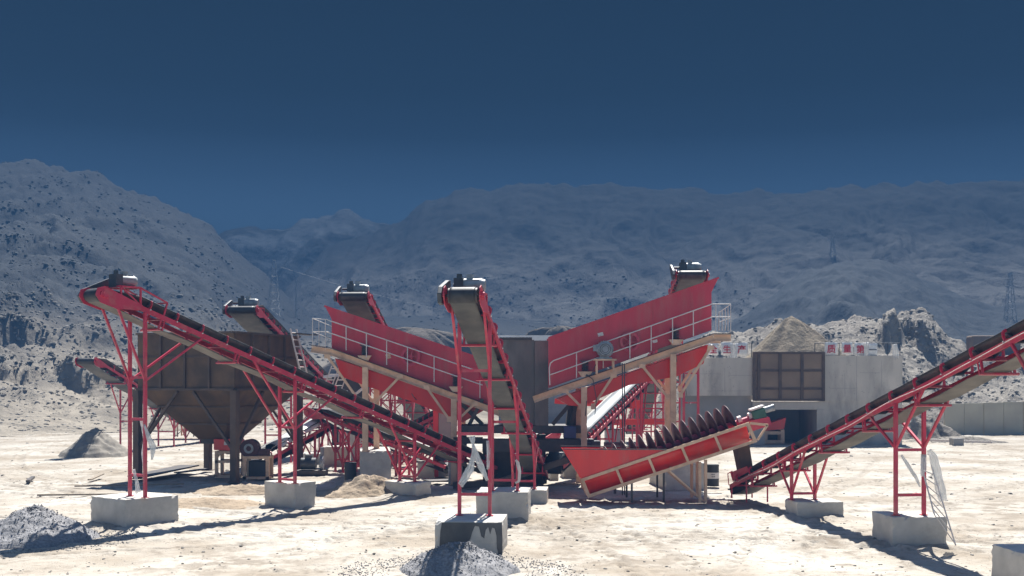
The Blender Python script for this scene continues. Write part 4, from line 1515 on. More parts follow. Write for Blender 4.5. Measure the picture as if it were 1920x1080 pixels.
cabin()
lad = thing("access_ladder", "white double access ladder leaning beside the dark cabin", "ladder", (P(604, 0, 44 * K).x, 44 * K, 0))
for k in range(2):
    ll = MB()
    o = V((k * .55, k * .3, 0))
    p, q = P(598, 742, 44 * K) + o, P(622, 686, 44 * K) + o
    p = V((p.x - .45, p.y, 2.2))
    for sft in (0, .42):
        ll.tube(p + V((sft, 0, 0)), q + V((sft, 0, 0)), .035, 6)
    for i in range(10):
        c0 = p.lerp(q, (i + .5) / 10)
        ll.tube(c0, c0 + V((.42, 0, 0)), .022, 6)
    ll.tube(p, V((p.x, p.y, 0)), .035, 6).tube(p + V((.42, 0, 0)), V((p.x + .42, p.y, 0)), .035, 6)
    ll.build("ladder_section", M['whitepaint'], lad)

d = 42 * K
sh = MB()
sh.obox(P(682, 727, d), V((.55, 0, .42)), (0, .5, 0), V((-.02, 0, .025)) * 1)
tag(sh.build("sheet_panel", M['white'], None, P(682, 727, d), bevel=.01), "tilted white sheet panel behind the cream column of the screen", "sheet")
cb = thing("switch_cabinet", "two tone grey switch cabinet in shade left of the front tower", "cabinet", (P(829, 0, 37 * K).x, 37 * K, 0))
CY = 37 * K
x0, xm, x1 = P(812, 0, 37 * K).x, P(822, 0, 37 * K).x, P(846, 0, 37 * K).x
MB().box(x0, xm - .003, CY, CY + 1.2, 0, P(0, 766, 37 * K).z).build("side_door", M['redpanel'], cb)
MB().box(xm, x1, CY + .02, CY + 1.2, 0, P(0, 768, 37 * K).z).build("cabinet_body", M['grey'], cb, bevel=.02)
MB().box(xm + .05, x1 - .05, CY, CY + .018, .3, P(0, 792, 37 * K).z).build("cabinet_door", M['grey'], cb)

STEP_GROUP = "concrete steps and plinths behind the conveyors"
for i, (px0, px1, dd, h, lab) in enumerate([(560, 618, 43, .55, "low concrete plinth behind the middle legs of the long conveyor"),
                                          (600, 652, 42, 1.0, "stepped concrete plinth left of the black barrel, taller one"),
                                          (632, 676, 46, 1.6, "farther concrete plinth directly behind the stepped one"),
                                          (780, 812, 36.5, .75, "small concrete plinth behind the lowest legs of the long conveyor"),
                                          (1055, 1080, 37, .9, "concrete plinth in shade behind the washer's overflow end"),
                                          (1030, 1046, 36, .35, "small loose concrete cube by the washer's low end")]):
    dk = dd * K
    c0 = (P(px0, 0, dk) + P(px1, 0, dk)) / 2
    block(lab, c0.x, dd + .6, P(px1, 0, dk).x - P(px0, 0, dk).x, 1.4, h, R(4), name="concrete_plinth", group=STEP_GROUP)


def barrel(label, px, py, mt, band=False, h=.9, r=.29):
    g = G(px, py)
    root = thing("barrel", label, "barrel", g, "barrels")
    m_ = MB().tube(g, g + ZUP * h, r, 24)
    for z in (.02, h * .33, h * .66, h - .02):
        m_.ring(g + ZUP * z, ZUP, r - .01, r + .012, .03, 24)
    m_.tube(g + ZUP * h, g + ZUP * (h + .012), r * .9, 24)
    m_.build("drum", M[mt], root)
    if band:
        MB().ring(g + ZUP * (h * .5), ZUP, r - .004, r + .004, h * .28, 24).build("white_band", M['whitepaint'], root)
        tx = MB()
        for z, w in ((.50, .16), (.41, .13)):
            k = 0
            x = -w / 2
            while x < w / 2:
                an = -math.pi / 2 + x / r
                c0 = g + V((math.cos(an) * (r + .006), math.sin(an) * (r + .006), z))
                tx.obox(c0, (.011, 0, 0), (0, .002, 0), (0, 0, .024 if k % 3 else .014))
                x += .032
                k += 1
        tx.build("printed_mark", M['inkletter'], root)
    return root


barrel("black barrel with a white printed band beside the washer legs", 1335, 911, 'blackplastic', True)
barrel("plain black barrel in the shade beside the tall pier", 657, 905, 'blackplastic', False, .88, .26)


CB = "black cables hanging through the plant"


def hang(label, pts, r=.02):
    out_ = []
    for a_, b_ in zip(pts[:-1], pts[1:]):
        for t_ in np.linspace(0, 1, 9)[:-1]:
            out_.append(V(a_).lerp(V(b_), t_) - ZUP * (4 * t_ * (1 - t_) * .12 * (V(b_) - V(a_)).length))
    out_.append(V(pts[-1]))
    return tag(MB().path(out_, r, 6).build("hanging_cable", M['motordark'], None, pts[0]), label, "cable", CB)


hang("black cable sagging from the left screen's beam to the grey switch cabinet", [P(772, 738, 34 * K), P(806, 742, 36 * K), P(830, 772, 37 * K + .3)])
hang("black cable drooping from the crusher's upper beam to the low concrete pier", [P(868, 800, 34 * K - .4), P(846, 836, 34 * K - .4), P(838, 880, 34.6 * K - .6)])
hang("black cable looping from the motor stand of the right screen to the crusher beam", [P(1100, 752, 33 * K - .5), P(1094, 800, 33.3 * K), P(1106, 826, 34 * K - .9)], .018)
hang("thin black cable running from the scaffold frame up to the raised screen beam", [P(1296, 755, 41 * K), P(1282, 700, 38 * K), P(1268, 668, 33 * K)], .018)

tcu = thing("transfer_chute", "dark steel transfer chute box where two low conveyors meet right of the hopper", "chute", (P(618, 0, 42 * K).x, 42 * K, 0))
q_ = P(618, 782, 42 * K)
MB().prism([q_ + V((-.55, -.5, .45)), q_ + V((.55, -.5, .45)), q_ + V((.3, -.5, -.5)), q_ + V((-.3, -.5, -.5))], (0, 1.0, 0)).build("chute_body", M['dark'], tcu)
for sx_ in (-1, 1):
    MB().beam((q_.x + sx_ * .48, q_.y + .56, 0), (q_.x + sx_ * .48, q_.y + .56, q_.z + .4), .1, .1, (0, 1, 0)).build("post", M['red'], tcu)
pu = thing("pump_unit", "low dark pump unit with a round motor on the ground right of the drive stand", "pump", (P(585, 0, 38 * K).x, 38 * K, 0))
q_ = P(585, 720, 38 * K)
MB().box(q_.x - .7, q_.x + .7, q_.y - .4, q_.y + .4, 0, .22).build("base_frame", M['dark'], pu, bevel=.02)
MB().tube((q_.x - .5, q_.y, .52), (q_.x + .2, q_.y, .52), .28, 18).obox((q_.x - .15, q_.y, .85), (.16, 0, 0), (0, .12, 0), (0, 0, .08)).build("motor", M['motordark'], pu)
MB().ring((q_.x + .48, q_.y, .55), (1, 0, 0), .10, .34, .16, 20).tube((q_.x + .48, q_.y, .55), (q_.x + .48, q_.y, 1.3), .09, 10).build("pump_casing", M['grey'], pu)

# red steel platform in the far clutter
pf = thing("steel_platform", "red steel platform of beams and posts seen through the plant under the raised screen", "platform", (P(1170, 0, 48 * K).x, 48 * K, 0))
for (x0, y0, x1, y1, h) in ((1120, 758, 1200, 758, .5), (1130, 792, 1256, 790, .35), (1040, 752, 1120, 758, .3)):
    MB().beam(P(x0, y0, 48 * K), P(x1, y1, 48 * K), .2, h).build("beam", M['brightred'], pf)
for x in (1124, 1196, 1250):
    t_ = P(x, 760, 48 * K)
    MB().beam((t_.x, t_.y + .3, 0), (t_.x, t_.y + .3, t_.z), .18, .18, (0, 1, 0)).build("post", M['red'], pf)
arch = MB()
c0 = P(1150, 787, 48.2 * K)
arch.ring(c0, (0, 1, 0), .55, .75, .12, 28)
arch.build("pulley_guard", M['brightred'], pf)
tank = thing("water_tank", "grey metal cabinet standing behind the spiral washer", "tank", (P(1150, 0, 44 * K).x, 44 * K, 0))
MB().box(P(1136, 0, 44 * K).x, P(1166, 0, 44 * K).x, 44 * K, 44 * K + 1, 0, P(0, 806, 44 * K).z).build("tank_body", M['grey'], tank, bevel=.03)
MB().tube(P(1146, 806, 44 * K + .4), P(1146, 790, 44 * K + .4), .1, 10).build("outlet_pipe", M['grey'], tank)
MB().box(P(1134, 0, 44 * K).x, P(1168, 0, 44 * K).x, 44 * K - .03, 44 * K + 1.03, P(0, 806, 44 * K).z, P(0, 804, 44 * K).z).build("tank_lid", M['motordark'], tank)
st2 = thing("control_box", "low black control box lying along the rim of the washer tank", "control box", (P(1154, 0, 31.2 * K).x, 31.2 * K, 0))
MB().box(P(1134, 0, 31.2 * K).x, P(1170, 0, 31.2 * K).x, 31.2 * K, 31.2 * K + .5, P(0, 843, 31.2 * K).z, P(0, 830, 31.2 * K).z).build("box_body", M['motordark'], st2, bevel=.02)
MB().beam((P(1154, 0, 31.2 * K).x, 31.2 * K + .25, 0), (P(1154, 0, 31.2 * K).x, 31.2 * K + .25, P(0, 843, 31.2 * K).z - .002), .1, .1, (0, 1, 0)).build("stand_post", M['motordark'], st2)
for k, px in enumerate((1167, 1171)):
    p = P(px, 0, 30.9 * K + k * .2)
    tag(MB().tube((p.x, p.y, 0), (p.x, p.y, 5.1), .022, 8).build("pipe_upright", M['motordark'], None, (p.x, p.y, 0)), ("thin black upright pipe behind the washer tank, left one of the close pair", "thin black upright pipe behind the washer tank, right one of the close pair")[k], "pipe", "upright pipes")
# red scaffold frame right of the cream columns
sf = thing("scaffold_frame", "thin red scaffold frame in front of the concrete wall by the cream columns", "scaffold", (P(1296, 0, 41 * K).x, 41 * K, 0))
for x in (1282, 1309):
    t_ = P(x, 678, 41 * K)
    MB().beam((t_.x, t_.y, 0), t_, .12, .12, (0, 1, 0)).build("post", M['red'], sf)
for y in (755, 700, 800):
    MB().beam(P(1283.6, y, 41 * K), P(1307.4, y, 41 * K), .08, .08).build("cross_bar", M['red'], sf)


# ------------------------------------------------------------------ retaining wall with the feed opening
def bigwall():
    d = 57.6 * K
    X = lambda px: P(px, 0, d).x
    Z = lambda py: P(0, py, d).z
    root = thing("retaining_wall", "long grey concrete retaining wall with a dark tunnel opening", "wall", (X(1480), d, 0))
    MB().box(X(1284), X(1411), d, d + 3, Z(742), Z(671)).build("wing", M['wall'], root)
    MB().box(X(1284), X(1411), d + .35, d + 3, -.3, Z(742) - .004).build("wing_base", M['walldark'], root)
    MB().box(X(1546), X(1692), d - .02, d + 3, Z(752), Z(667)).build("wing", M['wall'], root)
    MB().box(X(1546), X(1692), d + .05, d + 3, -.3, Z(752) - .004).build("wing_base", M['wall'], root)
    MB().box(X(1411) + .004, X(1546) - .004, d - .05, d + 3, Z(768), Z(752) - .02).build("lintel", M['wall'], root)
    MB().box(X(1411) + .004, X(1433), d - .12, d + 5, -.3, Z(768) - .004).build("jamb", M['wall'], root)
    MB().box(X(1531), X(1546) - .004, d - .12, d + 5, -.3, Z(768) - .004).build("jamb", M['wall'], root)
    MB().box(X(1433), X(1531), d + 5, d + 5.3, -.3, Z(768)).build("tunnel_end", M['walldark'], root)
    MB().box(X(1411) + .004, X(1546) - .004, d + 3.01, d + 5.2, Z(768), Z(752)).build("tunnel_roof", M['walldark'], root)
    # formwork lines and tie holes
    ln = MB()
    rj = random.Random(4)
    for px, ya, yb in ((1359, 690, 735), (1606, 668, 752), (1653, 676, 726), (1584, 700, 745)):
        ln.box(X(px) - .012, X(px) + .012, d - .024 if px > 1500 else d - .004, d - .0205 if px > 1500 else d - .0005, Z(yb), Z(ya))
    for py, a, b in ((701, 1312, 1352), (704, 1366, 1408), (733, 1325, 1400), (699, 1612, 1650), (728, 1556, 1604), (731, 1660, 1690)):
        ln.box(X(a), X(b), d - .0245 if a > 1500 else d - .0045, d - .0205 if a > 1500 else d - .0005, Z(py) - .01, Z(py) + .01)
    for i in range(46):                                     # tie holes
        px = rj.choice((rj.uniform(1316, 1405), rj.uniform(1552, 1688)))
        py = rj.uniform(680, 738)
        ln.box(X(px) - .025, X(px) + .025, d - .0255 if px > 1500 else d - .0055, d - .0205 if px > 1500 else d - .0005, Z(py) - .025, Z(py) + .025)
    ln.build("formwork_joint", M['walldark'], root)
    # brown steel gate of plates
    gt = thing("plate_gate", "large brown steel plate gate over the tunnel, nine panels in rusty frames", "gate", (X(1478), d, 0))
    MB().box(X(1412), X(1545), d - .10, d + .1, Z(752), Z(660)).build("plate", M['pipe'], gt)
    gr = MB()
    xs = (1413, 1422, 1462, 1503, 1543)
    for px in xs:
        gr.box(X(px) - .10, X(px) + .10, d - .20, d - .103, Z(752) + .002, Z(660) - .002)
    for py in (662, 695, 729, 750):
        for a, b in zip(xs[:-1], xs[1:]):
            gr.box(X(a) + .103, X(b) - .103, d - .18, d - .103, Z(py) - .08, Z(py) + .08)
    gr.build("grid_frame", M['rustrib'], gt)
    # hatch feeder inside the opening
    fd = thing("tunnel_feeder", "red feeder on a cream stand inside the dark tunnel opening", "feeder", (X(1455), d + .6, 0), "vibrating feeders")
    b = [P(1434, 808, d + .2), P(1470, 804, d + .2), P(1474, 783, d + .2), P(1434, 797, d + .2)]
    MB().prism(b, (0, 1.2, 0)).build("feed_pan", M['brightred'], fd)
    st = MB()
    for px in (1437, 1469):
        st.box(X(px) - .14, X(px) + .14, d + .25, d + .55, 0, Z(806))
        st.box(X(px) - .14, X(px) + .14, d + .95, d + 1.25, 0, Z(806))
        st.box(X(px) - .1, X(px) + .1, d + .551, d + .949, Z(808) - .2, Z(808))
    for py in (812, 829):
        st.box(X(1437) + .15, X(1469) - .15, d + .27, d + .5, Z(py) - .12, Z(py) + .12)
    st.build("stand", M['cream'], fd)
    # guard rails
    for (a, b, top, bot, lab) in ((1316, 1411, 642, 670, "black guard rail on the wall's left wing behind the white character sheets"), (1530, 1690, 643, 666, "black guard rail on the wall's right wing behind the white character sheets")):
        rl = thing("guard_rail", lab, "railing", (X((a + b) / 2), d + .3, Z(bot)), "guard rails on the wall")
        n = int((b - a) / 26) + 1
        for i in range(n + 1):
            px = a + (b - a) * i / n
            MB().tube((X(px), d + .3, Z(bot) - .02), (X(px), d + .3, Z(top)), .03, 8).build("rail_post", M['motordark'], rl)
        tp = MB().tube((X(a), d + .3, Z(top)), (X(b), d + .3, Z(top)), .03, 8)
        tp.build("rail", M['motordark'], rl)
    return root


bigwall()


def glyph(ch, size, at, mt, parent, thick=.01):
    cu = bpy.data.curves.new("lettering", 'FONT')
    cu.body, cu.size, cu.extrude = ch, size, thick
    cu.align_x, cu.align_y = 'CENTER', 'CENTER'
    cu.resolution_u = 2
    cu.offset = size * .012
    tmp = bpy.data.objects.new("lettering", cu)
    COL.objects.link(tmp)
    bpy.context.view_layer.update()
    me = bpy.data.meshes.new_from_object(tmp.evaluated_get(bpy.context.evaluated_depsgraph_get()))
    bpy.data.objects.remove(tmp)
    co = [v.co.copy() for v in me.vertices]
    cx = (max(c.x for c in co) + min(c.x for c in co)) / 2
    cy = (max(c.y for c in co) + min(c.y for c in co)) / 2
    o0 = root_loc(parent)
    for v in me.vertices:
        c = v.co
        v.co = V((at[0] + c.x - cx, at[1] - c.z, at[2] + c.y - cy)) - o0
    me.flip_normals()
    me.materials.clear()
    me.materials.append(mt)
    o = bpy.data.objects.new("lettering", me)
    COL.objects.link(o)
    o.parent = parent
    return o


def sheet(label, px0, px1, py0, py1, d, char, seed, mt='redletter'):
    c0 = P((px0 + px1) / 2, (py0 + py1) / 2, d)
    root = thing("character_sheet", label, "sign", c0, "white character sheets along the wall top")
    rnd = random.Random(seed)
    w, h = (px1 - px0) * d / FPX / 2, (py1 - py0) * d / FPX / 2
    nx, ny = 5, 5
    vs = []
    for j in range(ny):
        for i in range(nx):
            u, v = i / (nx - 1) * 2 - 1, j / (ny - 1) * 2 - 1
            wx = w * u * (1 + rnd.uniform(-.03, .03)) if abs(u) == 1 else w * u
            vs.append(c0 + V((wx, .03 * math.cos(u * 2 + seed), h * v + (rnd.uniform(-.03, .03) if abs(v) == 1 else 0))))
    m_ = MB().add(vs, [(j * nx + i, j * nx + i + 1, (j + 1) * nx + i + 1, (j + 1) * nx + i) for j in range(ny - 1) for i in range(nx - 1)], 0, True)
    o = m_.build("sheet", M['plastic'], root)
    so = o.modifiers.new("thickness", 'SOLIDIFY')
    so.thickness = .012
    if char:
        glyph(char, h * 1.42, (c0.x, c0.y - .055, c0.z - h * .02), M[mt], root)
    return root


DS = 57.6 * K + .15
sheet("white sheet with the red character 全, partly behind the screen's cream brace", 1327, 1347, 643, 666, DS, "全", 1)
sheet("white sheet with the red character 生", 1352, 1374, 643, 666, DS, "生", 2)
sheet("white sheet with the red character 产", 1379, 1402, 643, 667, DS, "产", 3)
sheet("white sheet with the red character 质", 1546, 1571, 642, 666, DS, "质", 4)
sheet("white sheet with the red character 量", 1578, 1599, 642, 665, DS, "量", 5)
sheet("white sheet with the red character 第", 1602, 1624, 643, 666, DS, "第", 6)
sheet("white sheet with a single dark stroke, the character 一", 1626, 1645, 644, 667, DS, "一", 7, 'inkletter')


# ------------------------------------------------------------------ walls and sheds farther back
fb = thing("block_fence", "grey green fence of large precast concrete slabs on the right", "fence", (P(1860, 0, 69 * K).x, 69 * K, 0))
for i in range(6):
    x0 = P(1771 + i * 37, 0, 69 * K).x + .02
    x1 = P(1771 + (i + 1) * 37, 0, 69 * K).x - .02
    zt = P(0, 757 - i * 1.2, 69 * K).z
    MB().box(x0, x1, 69 * K + (i % 2) * .04, 69 * K + .3 + (i % 2) * .04, -.3, zt).build("slab", M['fenceblock'], fb, bevel=.02)
tag(MB().box(P(1823, 0, 98 * K).x, P(1915, 0, 98 * K).x, 98 * K, 98 * K + 2, P(0, 672, 98 * K).z, P(0, 629, 98 * K).z).build("mud_wall", M['pipe'], None, (P(1868, 0, 98 * K).x, 98 * K, 0), bevel=.2), "brown mud wall above the rubble on the right", "wall")
shed = thing("site_building", "pale site building with a long white flat roof edge behind the dark bin", "building", (P(1010, 0, 76 * K).x, 76 * K, 0))
MB().box(P(935, 0, 76 * K).x, P(1098, 0, 76 * K).x, 76 * K, 76 * K + 4, 0, P(0, 640, 76 * K).z).build("wall", M['grey'], shed)
MB().box(P(930, 0, 76 * K).x, P(1102, 0, 76 * K).x, 76 * K - .4, 76 * K + 4.4, P(0, 639.5, 76 * K).z, P(0, 629, 76 * K).z).build("roof", M['white'], shed)

# lattice masts on the hills
def mast(label, px, ytop, ybase, w_px, lattice=True):
    pp, ok = hit([px], [ybase])
    b = V(pp[0]) if ok[0] else P(px, ybase, 250 * K)
    d = b.y
    top = P(px, ytop, d)
    root = thing("power_pylon" if lattice else "utility_pole", label, "pylon" if lattice else "pole", b, "pylons on the hillsides")
    w = w_px * d / FPX / 2
    h = top.z - b.z + 1
    b = b - ZUP * 1
    r = .0008 * d * .32
    if not lattice:
        MB().tube(b, top, r * 1.3, 6).build("pole_shaft", M['lattice'], root)
        MB().beam(top - ZUP * .6 + V((-w, 0, 0)), top - ZUP * .6 + V((w, 0, 0)), r, r).build("cross_arm", M['lattice'], root)
        return
    tw = MB()
    n = 7
    lev = []
    for i in range(n + 1):
        f = i / n
        ww = w * (1 - f * .78)
        lev.append([V((top.x + sx * ww, d + sy * ww, b.z + (top.z - b.z) * f)) for sx, sy in ((-1, -1), (1, -1), (1, 1), (-1, 1))])
    for i in range(n):
        for k in range(4):
            tw.tube(lev[i][k], lev[i + 1][k], r, 4, cap=False)
            tw.tube(lev[i][k], lev[i + 1][(k + 1) % 4], r * .7, 4, cap=False)
            tw.tube(lev[i + 1][k], lev[i + 1][(k + 1) % 4], r * .7, 4, cap=False)
    tw.build("tower", M['lattice'], root)
    for f in (.72, .86):
        z = b.z + (top.z - b.z) * f
        MB().beam((top.x - w * 1.15, d, z), (top.x + w * 1.15, d, z), r * 1.6, r * 1.6).build("cross_arm", M['lattice'], root)


mast("lattice power pylon standing on the left hillside above the hopper", 514, 488, 592, 22)
mast("single pale pole right of the lattice pylon on the left", 555, 516, 596, 5, False)
mast("lattice power pylon on top of the scree hill", 1561, 445, 489, 10)
mast("lattice power pylon near the right edge of the photo", 1894, 510, 606, 18)
wr = MB()
a, b = P(525, 500, 215 * K), P(1035, 606, 300 * K)
wr.path([a.lerp(b, t_) - ZUP * (4 * t_ * (1 - t_) * 3) for t_ in np.linspace(0, 1, 14)], .035, 4)
tag(wr.build("power_line", M['lattice'], None, a), "thin pale power line sagging across the valley", "power line")


# ------------------------------------------------------------------ heaps
def heap(name, label, px, py_top, d, r, mt, seed, cat, sx=1.0, elong=1.0, group=None, peak=.08, dome=False, rough=1.0):
    d = d * K
    top = P(px, py_top, d)
    h = top.z
    n, mrings = 84, 34
    vs, fs = [], []
    ang = np.linspace(0, 2 * np.pi, n, endpoint=False)
    for j in range(mrings + 1):
        f = j / mrings
        rr = r * f * (1 + .14 * rough * fbm(np.cos(ang) * 1.3 + seed, np.sin(ang) * 1.3, 3, seed))
        if dome:
            z0 = h * (.5 + .5 * math.cos(math.pi * min(1, f * 1.02)))
        else:
            z0 = h * max((1 - f) ** 1.02, 0) - h * peak * math.exp(-(f / (peak * 1.6)) ** 2)
        x, y = top.x + rr * np.cos(ang) * sx, d + rr * np.sin(ang) * elong
        fade = 1 - f ** 6
        q = max(.4, r / 2.0)
        z = z0 - .10 * f ** 4 + (.10 * rough * min(1.6, h) * fbm(x / q * 1.3, y / q * 1.3, 5, seed + 3, .6) + .03 * fbm(x * 6, y * 6, 3, seed + 4)) * fade
        z = np.where(f > .9, z - .07, z)
        for k in range(n):
            vs.append((x[k], y[k], z[k]))
    for j in range(mrings):
        for k in range(n):
            fs.append((j * n + k, (j + 1) * n + k, (j + 1) * n + (k + 1) % n, j * n + (k + 1) % n))
    o = MB().add(vs, fs, 0, True).build(name, M[mt], None, (top.x, d, 0))
    return tag(o, label, cat, group)


HEAP_GROUP = "heaps under the conveyor heads"
heap("gravel_heap", "grey gravel heap at the left edge in front of the large concrete block", 62, 945, 22.3, 1.75, 'gravel', 3, "gravel heap", 1.0, 1.0, HEAP_GROUP)
heap("gravel_heap", "small grey gravel heap against the nearest concrete block", 858, 1012, 18.55, 1.5, 'gravel', 9, "gravel heap", 1.0, .85, HEAP_GROUP)
heap("sand_heap", "dark sand heap at the foot of the left hillside under the small conveyor", 180, 799, 48.6, 2.35, 'sand', 5, "sand heap", 1.0, 1.0, HEAP_GROUP)
heap("spoil_mound", "brown spoil mound rising behind the concrete wall above the plate gate", 1484, 584, 68, 12.5, 'spoil', 12, "earth mound", .92, .68, None, .025, rough=2.6)
heap("spoil_mound", "flat topped brown mound above the pale building's white roof", 1048, 609, 120, 17, 'spoildark', 22, "earth mound", 1.0, .5, None, .12, True, 3.2)
heap("spoil_mound", "dark earth mound behind the lower end of the left screen", 790, 613, 130, 22, 'spoildark', 31, "earth mound", 1.2, .5, None, .10, True, 3.2)
DG = "low dug earth banks on the ground"
heap("earth_bank", "low dug earth bank in front of the tall pier and black barrel", 690, 893, 31.6, 1.6, 'soil', 41, "earth bank", 1.5, .9, DG, .1, True, 2)
heap("earth_bank", "low pale earth bank in front of the hopper's near leg", 455, 909, 32.2, 1.6, 'soil', 43, "earth bank", 1.5, .8, DG, .1, True, 2)
heap("earth_bank", "low rough earth bank between the two biggest left concrete blocks", 385, 934, 28.8, 1.7, 'soil', 45, "earth bank", 1.6, .8, DG, .1, True, 2)
heap("earth_bank", "low earth bank at the foot of the rubble near the slab fence", 1800, 818, 60, 3.0, 'rubble', 47, "earth bank", 1.5, .6, DG, .1, True, 2)
heap("earth_bank", "rough earth bank left of the precast slab fence", 1722, 778, 64, 3.4, 'rubble', 49, "earth bank", 1.2, .8, DG, .1, True, 2)

# loose steel plates and planks on the ground
PL = "scrap pieces lying on the ground"


def slab(name, label, cat, p, q, w, th, mt, z=.05, tilt=0):
    a, b = G(*p), G(*q)
    a.z = b.z = z
    b.z += tilt
    return tag(MB().beam(a, b, w, th).build(name, M[mt], None, (a + b) / 2), label, cat, PL)


slab("steel_plate", "dark bent steel plate lying by the hopper legs", "steel plate", (258, 900), (356, 884), 1.0, .05, 'dark', .16, .14)
slab("steel_plate", "narrow dark steel strip running to the feeder stand", "steel plate", (330, 893), (388, 889), .35, .05, 'dark', .16, .1)
slab("plank", "long thin plank lying behind the large left concrete block", "plank", (70, 931), (250, 929), .12, .06, 'wood', .06)
slab("plank", "thin plank lying parallel behind the longest one", "plank", (140, 914), (345, 910), .12, .06, 'wood', .06)
slab("plank", "short dark plank stub alone on the open ground at left", "plank", (52, 906), (62, 898), .16, .10, 'dark', .08)
slab("plank", "small bent plank on the ground left of the hopper", "plank", (168, 902), (192, 895), .18, .05, 'wood', .06, .1)
slab("steel_pipe", "long pale pipe lying below the slab fence", "pipe", (1745, 829), (1860, 833), .16, .16, 'whitepaint', .14)
slab("concrete_lump", "small grey concrete lump lying below the slab fence", "concrete block", (1784, 834), (1803, 834), .8, .5, 'walldark', .22)
slab("steel_plate", "dark flat sheet lying in the shade under the front conveyor", "steel plate", (800, 906), (850, 904), .8, .05, 'dark', .1)


# ------------------------------------------------------------------ torn plastic film and the ladder
def ribbon(pts, widths, wobble=.04, seed=0):
    rnd = random.Random(seed)
    vs = []
    n = len(pts)
    for i, (p, w) in enumerate(zip(pts, widths)):
        p = V(p)
        d = (V(pts[min(i + 1, n - 1)]) - V(pts[max(i - 1, 0)])).normalized()
        sd = d.cross(V((0, 1, 0)))
        if sd.length < 1e-3:
            sd = V((1, 0, 0))
        sd.normalize()
        ph = seed * 1.7 + i * .35
        for q in range(9):
            k = q / 4 - 1
            fold = .16 * w * math.sin(q * 2.1 + ph) + .05 * w * math.sin(q * 4.7 + i * 1.3)
            vs.append(p + sd * (w * k * (1 - .12 * abs(math.sin(ph))) + rnd.uniform(-1, 1) * w * .05 * (abs(k) == 1)) + V((0, fold * 1.8 + rnd.uniform(-wobble, wobble) * .3, (rnd.uniform(-1, 1) * w * .35 if i == n - 1 else 0))))
    fs = [(9 * i + k, 9 * i + k + 1, 9 * i + 9 + k + 1, 9 * i + 9 + k) for i in range(n - 1) for k in range(8)]
    return vs, fs


FILM = "strips of white plastic film tied to the legs"


def film(label, strips, origin):
    m_ = MB()
    for pts, ws, sd in strips:
        pts2, ws2 = [], []
        for i in range(len(pts) - 1):
            for t_ in (0, .25, .5, .75):
                pts2.append(V(pts[i]).lerp(V(pts[i + 1]), t_))
                ws2.append(ws[i] + (ws[i + 1] - ws[i]) * t_)
        pts2.append(V(pts[-1]))
        ws2.append(ws[-1])
        m_.add(*ribbon(pts2, ws2, .03, sd), 0, True)
    o = m_.build("plastic_film", M['film'], None, origin)
    so = o.modifiers.new("thickness", 'SOLIDIFY')
    so.thickness = .004
    return tag(o, label, "plastic film", FILM)


dF = 20.75 * K
film("two white film tails hanging like an A from the front tower's cross bar",
     [([P(885, 818, dF), P(887, 834, dF), P(888, 852, dF), P(882, 878, dF), P(872, 896, dF), P(863, 910, dF)], [.10, .03, .06, .10, .11, .08], 1),
      ([P(887, 834, dF - .02), P(893, 852, dF - .02), P(902, 875, dF - .02), P(914, 901, dF - .02)], [.03, .08, .09, .04], 2)], P(887, 820, dF))
film("narrow white film strip hanging on the inside of the front tower's right leg", [([P(915, 826, dF + .1), P(916, 850, dF + .1), P(915, 880, dF + .1)], [.05, .05, .04], 3)], P(915, 826, dF))
film("crumpled white film wrapped on the front conveyor's second legs",
     [([P(967, 862, 25.3 * K), P(971, 868, 25.3 * K), P(974, 884, 25.3 * K), P(973, 902, 25.3 * K), P(966, 906, 25.3 * K)], [.03, .06, .05, .05, .03], 4)], P(970, 862, 25.3 * K))
dL = 24.3 * K
film("white film torn around the tall left legs above the large block",
     [([P(262, 783, dL), P(269, 800, dL), P(272, 826, dL), P(268, 850, dL), P(271, 884, dL)], [.03, .07, .06, .06, .03], 5),
      ([P(270, 796, dL - .4), P(280, 822, dL - .4), P(287, 838, dL - .4), P(285, 862, dL - .4)], [.03, .08, .12, .03], 6),
      ([P(251, 880, dL), P(257, 905, dL), P(259, 924, dL)], [.04, .07, .10], 7)], P(268, 790, dL))
dR = 21.2 * K
film("large white film sheet hanging beside the right conveyor's legs and ladder",
     [([P(1742, 843, dR), P(1750, 856, dR), P(1757, 885, dR), P(1762, 915, dR), P(1768, 940, dR)], [.06, .11, .14, .16, .10], 8),
      ([P(1690, 853, dR), P(1704, 875, dR), P(1717, 895, dR), P(1725, 913, dR)], [.03, .06, .05, .02], 9),
      ([P(1732, 852, dR + .1), P(1731, 880, dR + .1), P(1728, 893, dR + .1)], [.10, .08, .03], 10)], P(1745, 845, dR))
film("white film tied on the guard rail between the characters 第 and 一", [([P(1623, 642, 57.6 * K + .06), P(1624, 660, 57.6 * K + .06), P(1624, 674, 57.6 * K + .06)], [.22, .20, .32], 11)], P(1623, 642, 57.6 * K + .1))
film("white film hanging from the right end of the guard rail", [([P(1678, 645, 57.6 * K), P(1680, 660, 57.6 * K), P(1680, 674, 57.6 * K)], [.15, .24, .26], 12)], P(1678, 645, 57.6 * K))
film("white film hanging beside the character 产 on the rail", [([P(1374, 645, 57.6 * K + .06), P(1377, 660, 57.6 * K + .06), P(1374, 677, 57.6 * K + .06)], [.25, .30, .20], 13)], P(1376, 645, 57.6 * K + .06))
film("white film at the corner of the screen beam beside the character 全", [([P(1334, 645, 57.6 * K - .4), P(1326, 655, 57.6 * K - .4), P(1318, 668, 57.6 * K - .4)], [.25, .30, .15], 14)], P(1326, 645, 57.6 * K - .4))
ldr = thing("ladder", "thin white ladder leaning on the right conveyor's legs beside the block", "ladder", P(1790, 1023, 20.6 * K))
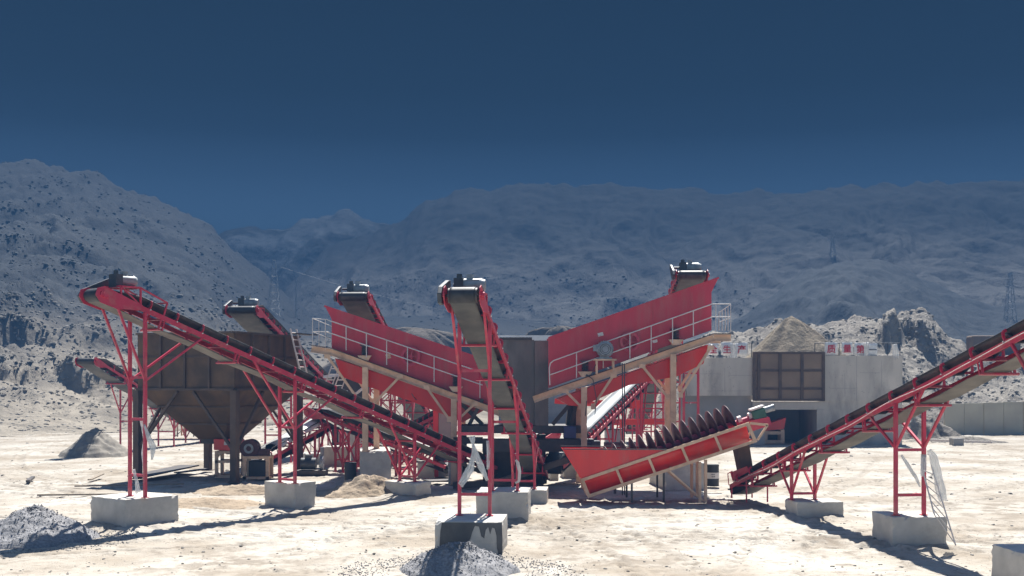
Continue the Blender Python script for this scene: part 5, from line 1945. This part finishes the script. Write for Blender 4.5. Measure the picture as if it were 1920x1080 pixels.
for (a, b) in (((1792, 1023), (1746, 872)), ((1752, 965), (1727, 870))):
    MB().tube(P(*a, 20.6 * K), P(*b, 21.0 * K), .020, 8).build("rail", M['whitepaint'], ldr)
for t_ in np.linspace(.12, .98, 7):
    p = P(1746, 872, 21.0 * K).lerp(P(1792, 1023, 20.6 * K), t_)
    q = P(1727, 870, 21.0 * K).lerp(P(1752, 965, 20.6 * K), min(1, t_ * 1.05))
    MB().tube(p, q, .014, 6).build("rung", M['whitepaint'], ldr)

# ------------------------------------------------------------------ stones and clods on the yard
n = 2600
yy = 720 + 90 + (1085 - 810) * rng.random(n) ** .8
xx = rng.uniform(-20, 1940, n)
dd = CAM_H * FPX / (yy - HOR)
pts = np.stack([(xx - 960) / FPX * dd, dd, np.zeros(n)], -1)
pts[:, 2] = ground_h(pts[:, 0], pts[:, 1] / K) + .003
szs = .012 + .065 * rng.random(n) ** 4.0
tag(blob_mesh("pebbles", pts, szs * np.clip(dd / K / 28, .6, 1.6), M['stone'], .6), "small stones and clods scattered over the pale yard", "pebbles")
hp = []
for o in COL.objects:
    if o.name.startswith("gravel_heap"):
        cc = np.array([tuple(o.location + v.co) for v in o.data.vertices])
        cc = cc[cc[:, 2] > .03]
        hp.append(cc[rng.integers(0, len(cc), 2600)] + np.stack([rng.normal(0, .05, 2600), rng.normal(0, .05, 2600), rng.normal(0, .006, 2600)], -1))
hp = np.concatenate(hp)
tag(blob_mesh("gravel_stones", hp, .008 + .018 * rng.random(len(hp)) ** 2, M['gravel'], .8), "coarse grey stones lying on the surface of the gravel heaps", "gravel")
n = 2000
a = rng.uniform(0, 6.28, n)
rr = np.sqrt(rng.random(n)) ** .8 * (1 + .12 * rng.random(n))
pts = []
for (cx, cy, rad) in ((P(62, 0, 22.3 * K).x, 22.3 * K, 2.6), (P(858, 0, 18.55 * K).x, 18.5 * K, 2.5)):
    q = np.stack([cx + rad * rr * np.cos(a) * (1 + .1 * rng.random(n)), cy + rad * .95 * rr * np.sin(a), np.zeros(n)], -1)
    pts.append(q[rr > .62])
pts = np.concatenate(pts)
pts[:, 2] = ground_h(pts[:, 0], pts[:, 1] / K) + .01
tag(blob_mesh("gravel_spill", pts, .007 + .015 * rng.random(len(pts)), M['gravel'], .7), "loose grey gravel spilled around the two heaps", "gravel")

# ------------------------------------------------------------------ haze
def haze():
    mb = MB()
    mb.box(-1750, 1750, -40, 1480, -4.2, 122)
    m = bpy.data.materials.new("blue_air")
    m.use_nodes = True
    t = m.node_tree
    for n in list(t.nodes):
        t.nodes.remove(n)
    o = t.nodes.new("ShaderNodeOutputMaterial")
    v = t.nodes.new("ShaderNodeVolumePrincipled")
    v.inputs["Color"].default_value = (*HAZE_COLOR, 1)
    v.inputs["Density"].default_value = HAZE_DENSITY
    v.inputs["Anisotropy"].default_value = -.5
    t.links.new(v.outputs[0], o.inputs["Volume"])
    ob = mb.build("haze", m)
    ob["kind"] = "stuff"
    ob["label"] = "thin blue haze in the valley air"
    return ob


haze()
